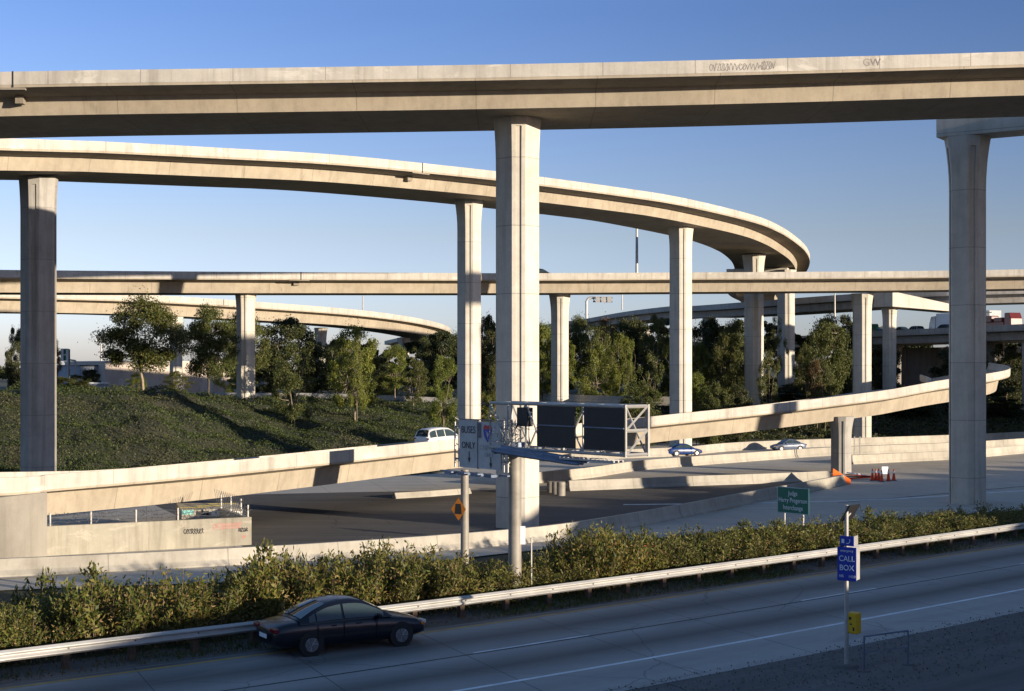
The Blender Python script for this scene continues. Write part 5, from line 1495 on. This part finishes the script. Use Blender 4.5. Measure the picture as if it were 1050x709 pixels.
# ------------------------------------------------------------------ hedge along the guardrail
def bush_proto(seed, H=2.2, W=2.7, n=4200):
    r = random.Random(seed); g = np.random.default_rng(seed)
    q = MB(); tips = []
    C, D = [], []
    stems = 46
    for i in range(stems):
        a = r.uniform(0, 6.28); k = math.sqrt(r.uniform(0, 1))
        bx, by = math.cos(a) * k * W * .22, math.sin(a) * k * W * .22
        h = H * r.uniform(.62, 1.0) * (1 - .32 * k * k); sp_ = k * W * .36 * r.uniform(.8, 1.25)
        tip = Vector((bx + math.cos(a) * sp_, by + math.sin(a) * sp_, h))
        b0 = Vector((bx, by, -.15)); m = b0.lerp(tip, .5) + Vector((math.cos(a) * .12, math.sin(a) * .12, .1))
        q.tube([b0, m, tip], [.018, .013, .006], 4)
        if i % 3 == 0:   # bare dry twigs low down
            e = m + Vector((r.uniform(-.5, .5), r.uniform(-.5, .5), r.uniform(-.2, .3))); q.tube([m.lerp(b0, .3), e], [.01, .004], 3)
        k2 = n // stems
        t = g.uniform(.22, 1.0, k2) ** .75
        P = (1 - t)[:, None] ** 2 * np.array(b0) + 2 * ((1 - t) * t)[:, None] * np.array(m) + (t ** 2)[:, None] * np.array(tip)
        off = g.normal(size=(k2, 3)) * (.10 + .10 * (1 - t))[:, None] * np.array([1, 1, .8])
        C.append(P + off); o = off / (np.linalg.norm(off, axis=1)[:, None] + 1e-6)
        D.append(o * .7 + np.array([0, 0, .75]))
    C = np.concatenate(C); D = np.concatenate(D)
    sc = (.13, .17, .15, .20, .14, .18)[seed % 6]
    cm = leaf_mesh('foliage', C, g.uniform(.5, 1.35, len(C)) * sc, g.uniform(.7, 1.3, len(C)) * sc * .32, M['hedge'], dirs=D * 1.2, seed=seed)
    k3 = int(n * .22)
    a3 = g.uniform(0, 6.28, k3); r3 = W * .5 * np.sqrt(g.uniform(.1, 1, k3)); hz = H * (.06 + .62 * g.uniform(0, 1, k3) ** 1.6)
    C3 = np.stack([np.cos(a3) * r3, np.sin(a3) * r3, hz], 1)
    dm = leaf_mesh('dry_foliage', C3, g.uniform(.5, 1.3, k3) * .13, g.uniform(.6, 1.2, k3) * .045, M['dryleaf'], seed=seed + 5)
    me = bpy.data.meshes.new('stems'); me.from_pydata(q.v, [], q.f); me.materials.append(M['twig'])
    return me, cm, dm
BP = [bush_proto(200 + i, H=(2.1, 2.35, 1.95, 2.2, 2.15, 2.0)[i], W=(2.9, 2.7, 3.1, 2.8, 2.6, 3.2)[i], n=(4600, 3600, 5200, 3200, 5000, 4000)[i]) for i in range(6)]
ORD = ['first', 'second', 'third', 'fourth', 'fifth', 'sixth', 'seventh', 'eighth', 'ninth', 'tenth', 'eleventh', 'twelfth', 'thirteenth', 'fourteenth', 'fifteenth', 'sixteenth', 'seventeenth', 'eighteenth', 'nineteenth', 'twentieth', 'twenty first', 'twenty second', 'twenty third', 'twenty fourth', 'twenty fifth', 'twenty sixth', 'twenty seventh', 'twenty eighth', 'twenty ninth', 'thirtieth', 'thirty first', 'thirty second', 'thirty third', 'thirty fourth', 'thirty fifth', 'thirty sixth', 'thirty seventh', 'thirty eighth', 'thirty ninth', 'fortieth', 'forty first', 'forty second', 'forty third', 'forty fourth', 'forty fifth', 'forty sixth', 'forty seventh', 'forty eighth']
hs = [590, 582, 577, 574, 574, 572, 568, 562, 557, 557, 557, 556, 551, 556, 564, 566, 565, 552, 530, 533, 539, 541, 539, 533, 534, 531, 527, 524, 523, 520, 518, 517]
hx = np.linspace(10, 1045, len(hs))
r = random.Random(12)
row = []
s = -21.5
while s < 42.5:
    row.append((s, -2.35 + r.uniform(-.35, .35), 'front')); s += r.uniform(1.75, 2.1)
s = -20.5
while s < 42:
    row.append((s, -4.9 + r.uniform(-.4, .4), 'back')); s += r.uniform(2.7, 3.5)
cnt = {'front': 0, 'back': 0}
for i, (s, off, rk) in enumerate(row):
    p, t = rail_point(s, off, 0.0)
    px = p.x / p.y * FPX + CX
    y = float(np.interp(px, hx, hs)) + r.choice((-4, -2, 0, 1, 3, 6)) * (1 if rk == 'front' else .7) + (3 if rk == 'front' else -1)
    z0 = gz(p.x, p.y); zt = EYE - (y - HY) / FPX * p.y
    H = max(1.1, zt - z0)
    st_, cm_, dm_ = BP[r.randrange(6)]
    n_ = cnt[rk]; cnt[rk] += 1
    flower = abs(px - 638) < 16 and rk == 'front'
    lab = 'oleander bush, %s from the left in the %s row of the hedge' % (ORD[n_], rk)
    b = thing('oleander_bush', lab, 'bush', (p.x, p.y, z0), r.uniform(0, 6.28), 'oleander bushes in the hedge behind the guardrail')
    k = H / float(np.interp(px, [120, 320], [2.45, 2.1]))
    b.scale = (r.uniform(1.0, 1.18), r.uniform(1.0, 1.18), k)
    link(bpy.data.objects.new('stems', st_), b); link(bpy.data.objects.new('foliage', cm_), b); link(bpy.data.objects.new('dry_foliage', dm_), b)
    if flower:
        g = np.random.default_rng(i); a = g.uniform(0, 6.28, 16); rr_ = g.uniform(.3, 1.1, 16)
        C = np.stack([np.cos(a) * rr_, np.sin(a) * rr_, 2.15 - .55 * rr_ + g.uniform(-.25, .1, 16)], 1)
        link(bpy.data.objects.new('flowers', leaf_mesh('flowers', C, np.full(16, .09), np.full(16, .08), M['flower'], seed=i)), b)
        b['label'] = 'oleander bush dotted with red flowers right of the gantry post'

# grass and litter under the guardrail
g = np.random.default_rng(77)
def verge(name, label, n, o0, o1, L, Wd, mat, up, patch, seed):
    g = np.random.default_rng(seed); C = []
    for _ in range(n):
        s = g.uniform(-30, 48); o = g.uniform(o0, o1)
        if patch and (math.sin(s * .55 + 1) + math.sin(s * .23)) < g.uniform(-.6, .9): continue
        p, t = rail_point(s, o, 0); C.append((p.x, p.y, gz(p.x, p.y) + .012 + (L * .4 if up else .02)))
    C = np.array(C)
    me = leaf_mesh(name, C, g.uniform(.6, 1.3, len(C)) * L, Wd, M[mat], up=up, seed=seed)
    o = bpy.data.objects.new(name, me); link(o); tag(o, label, 'ground cover', None, 'stuff')
verge('verge_grass', 'short green grass growing under the guardrail', 34000, -1.5, .72, .17, .022, 'grass', 2.2, True, 78)
verge('leaf_litter', 'dry brown leaves lying along the guardrail and hedge foot', 9000, -3.6, .5, .09, .045, 'dryleaf', 0, False, 79)

verge('roadside_gravel', 'loose gravel and grit scattered on the asphalt shoulder', 9000, 10.7, 15.5, .06, .05, 'grit', 0, False, 80)
# ivy on the slope and low plants beyond
def cover(name, label, n, pxr, dr, L, mat, seed, cond=None):
    g = np.random.default_rng(seed)
    px = g.uniform(pxr[0], pxr[1], n); d = dr[0] + (dr[1] - dr[0]) * g.uniform(0, 1, n)
    x = (px - CX) / FPX * d
    ft = np.interp(px, _px, _ft)
    keep = d > ft + 1.5
    if cond is not None: keep &= cond(px, d)
    x, d = x[keep], d[keep]
    z = ground_z(x, d)
    mound = .55 * np.clip(np.sin(x * .9 + np.sin(d * .5) * 1.5) * np.sin(d * .7 + x * .3) + .2, 0, 1.2) + .3 * np.clip(np.sin(x * 2.1 + d) * np.sin(d * 1.7 - x), 0, 1)
    z = z + mound * g.uniform(.35, 1.0, len(z)) + g.uniform(.0, .14, len(z))
    C = np.stack([x, d, z], 1)
    me = leaf_mesh(name, C, g.uniform(.6, 1.4, len(C)) * L, g.uniform(.6, 1.4, len(C)) * L * .75, M[mat], up=.5, seed=seed)
    o = bpy.data.objects.new(name, me); link(o); tag(o, label, 'ground cover', None, 'stuff')
cover('ivy', 'dense dark ivy covering the slope on the left', 460000, (-120, 520), (96, 226), .155, 'ivy', 91)
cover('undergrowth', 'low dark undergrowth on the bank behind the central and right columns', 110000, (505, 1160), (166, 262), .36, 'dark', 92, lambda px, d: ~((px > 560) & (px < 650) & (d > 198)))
cover('bank_grass', 'short green grass on the bank right of the short column', 26000, (556, 656), (200, 232), .3, 'grass', 93)

# ------------------------------------------------------------------ light, sky, camera
AZ, EL = 55.0, 7.5
sd = Vector((math.sin(R(AZ)) * math.cos(R(EL)), -math.cos(R(AZ)) * math.cos(R(EL)), math.sin(R(EL))))   # towards the sun
sun = bpy.data.lights.new('sun', 'SUN'); sun.energy = 5.0; sun.angle = R(0.5); sun.color = (1.0, 0.86, 0.68)
so = bpy.data.objects.new('sun', sun); link(so); so.rotation_euler = (-sd).to_track_quat('-Z', 'Y').to_euler()
w = bpy.data.worlds.new('World'); scene.world = w; w.use_nodes = True
nt = w.node_tree; bg = nt.nodes['Background']
sky = nt.nodes.new('ShaderNodeTexSky'); sky.sky_type = 'NISHITA'; sky.sun_disc = False
sky.sun_elevation = R(EL); sky.sun_rotation = math.atan2(sd.x, sd.y)
sky.altitude = 50; sky.air_density = 1.0; sky.dust_density = 0.6; sky.ozone_density = 3.0
tc = nt.nodes.new('ShaderNodeTexCoord'); sx = nt.nodes.new('ShaderNodeSeparateXYZ'); nt.links.new(tc.outputs['Generated'], sx.inputs[0])
tint = ramp(nt, sx.outputs[2], [(0.0, (.40, .42, .72)), (.03, (.42, .415, .67)), (.09, (.42, .335, .405)), (.235, (.275, .262, .37)), (.42, (.36, .345, .38)), (1.0, (.60, .55, .54))])
side = ramp(nt, mth(nt, 'ADD', mth(nt, 'MULTIPLY', sx.outputs[0], .5), .5), [(.0, (.48, .48, .48)), (.33, (.48, .47, .46)), (.5, (.405, .405, .405)), (.67, (.315, .322, .325)), (1.0, (.22, .23, .25))])
skc = mixc(nt, 1.0, sky.outputs[0], tint, 'MULTIPLY')
skc = mixc(nt, 1.0, skc, side, 'MULTIPLY')
vm = nt.nodes.new('ShaderNodeVectorMath'); vm.operation = 'SCALE'; vm.inputs['Scale'].default_value = 5.5
nt.links.new(skc, vm.inputs[0])
nt.links.new(vm.outputs[0], bg.inputs[0]); bg.inputs[1].default_value = 0.15
cam = bpy.data.cameras.new('camera'); co = bpy.data.objects.new('camera', cam); link(co)
co.location = (0, 0, EYE); co.rotation_euler = (R(90), 0, 0)
cam.sensor_width = 36; cam.lens = FPX / 1050 * 36; cam.shift_x = 0
cam.shift_y = (HY - 354.5) / 1050
cam.clip_start = 0.1; cam.clip_end = 20000
scene.camera = co
scene.view_settings.view_transform = 'Standard'; scene.view_settings.look = 'None'; scene.view_settings.gamma = 1
scene.view_settings.use_curve_mapping = False
scene.view_settings.exposure = 0.8
scene.render.engine = 'CYCLES'
scene.cycles.max_bounces = 5; scene.cycles.transparent_max_bounces = 4
scene.cycles.use_denoising = True
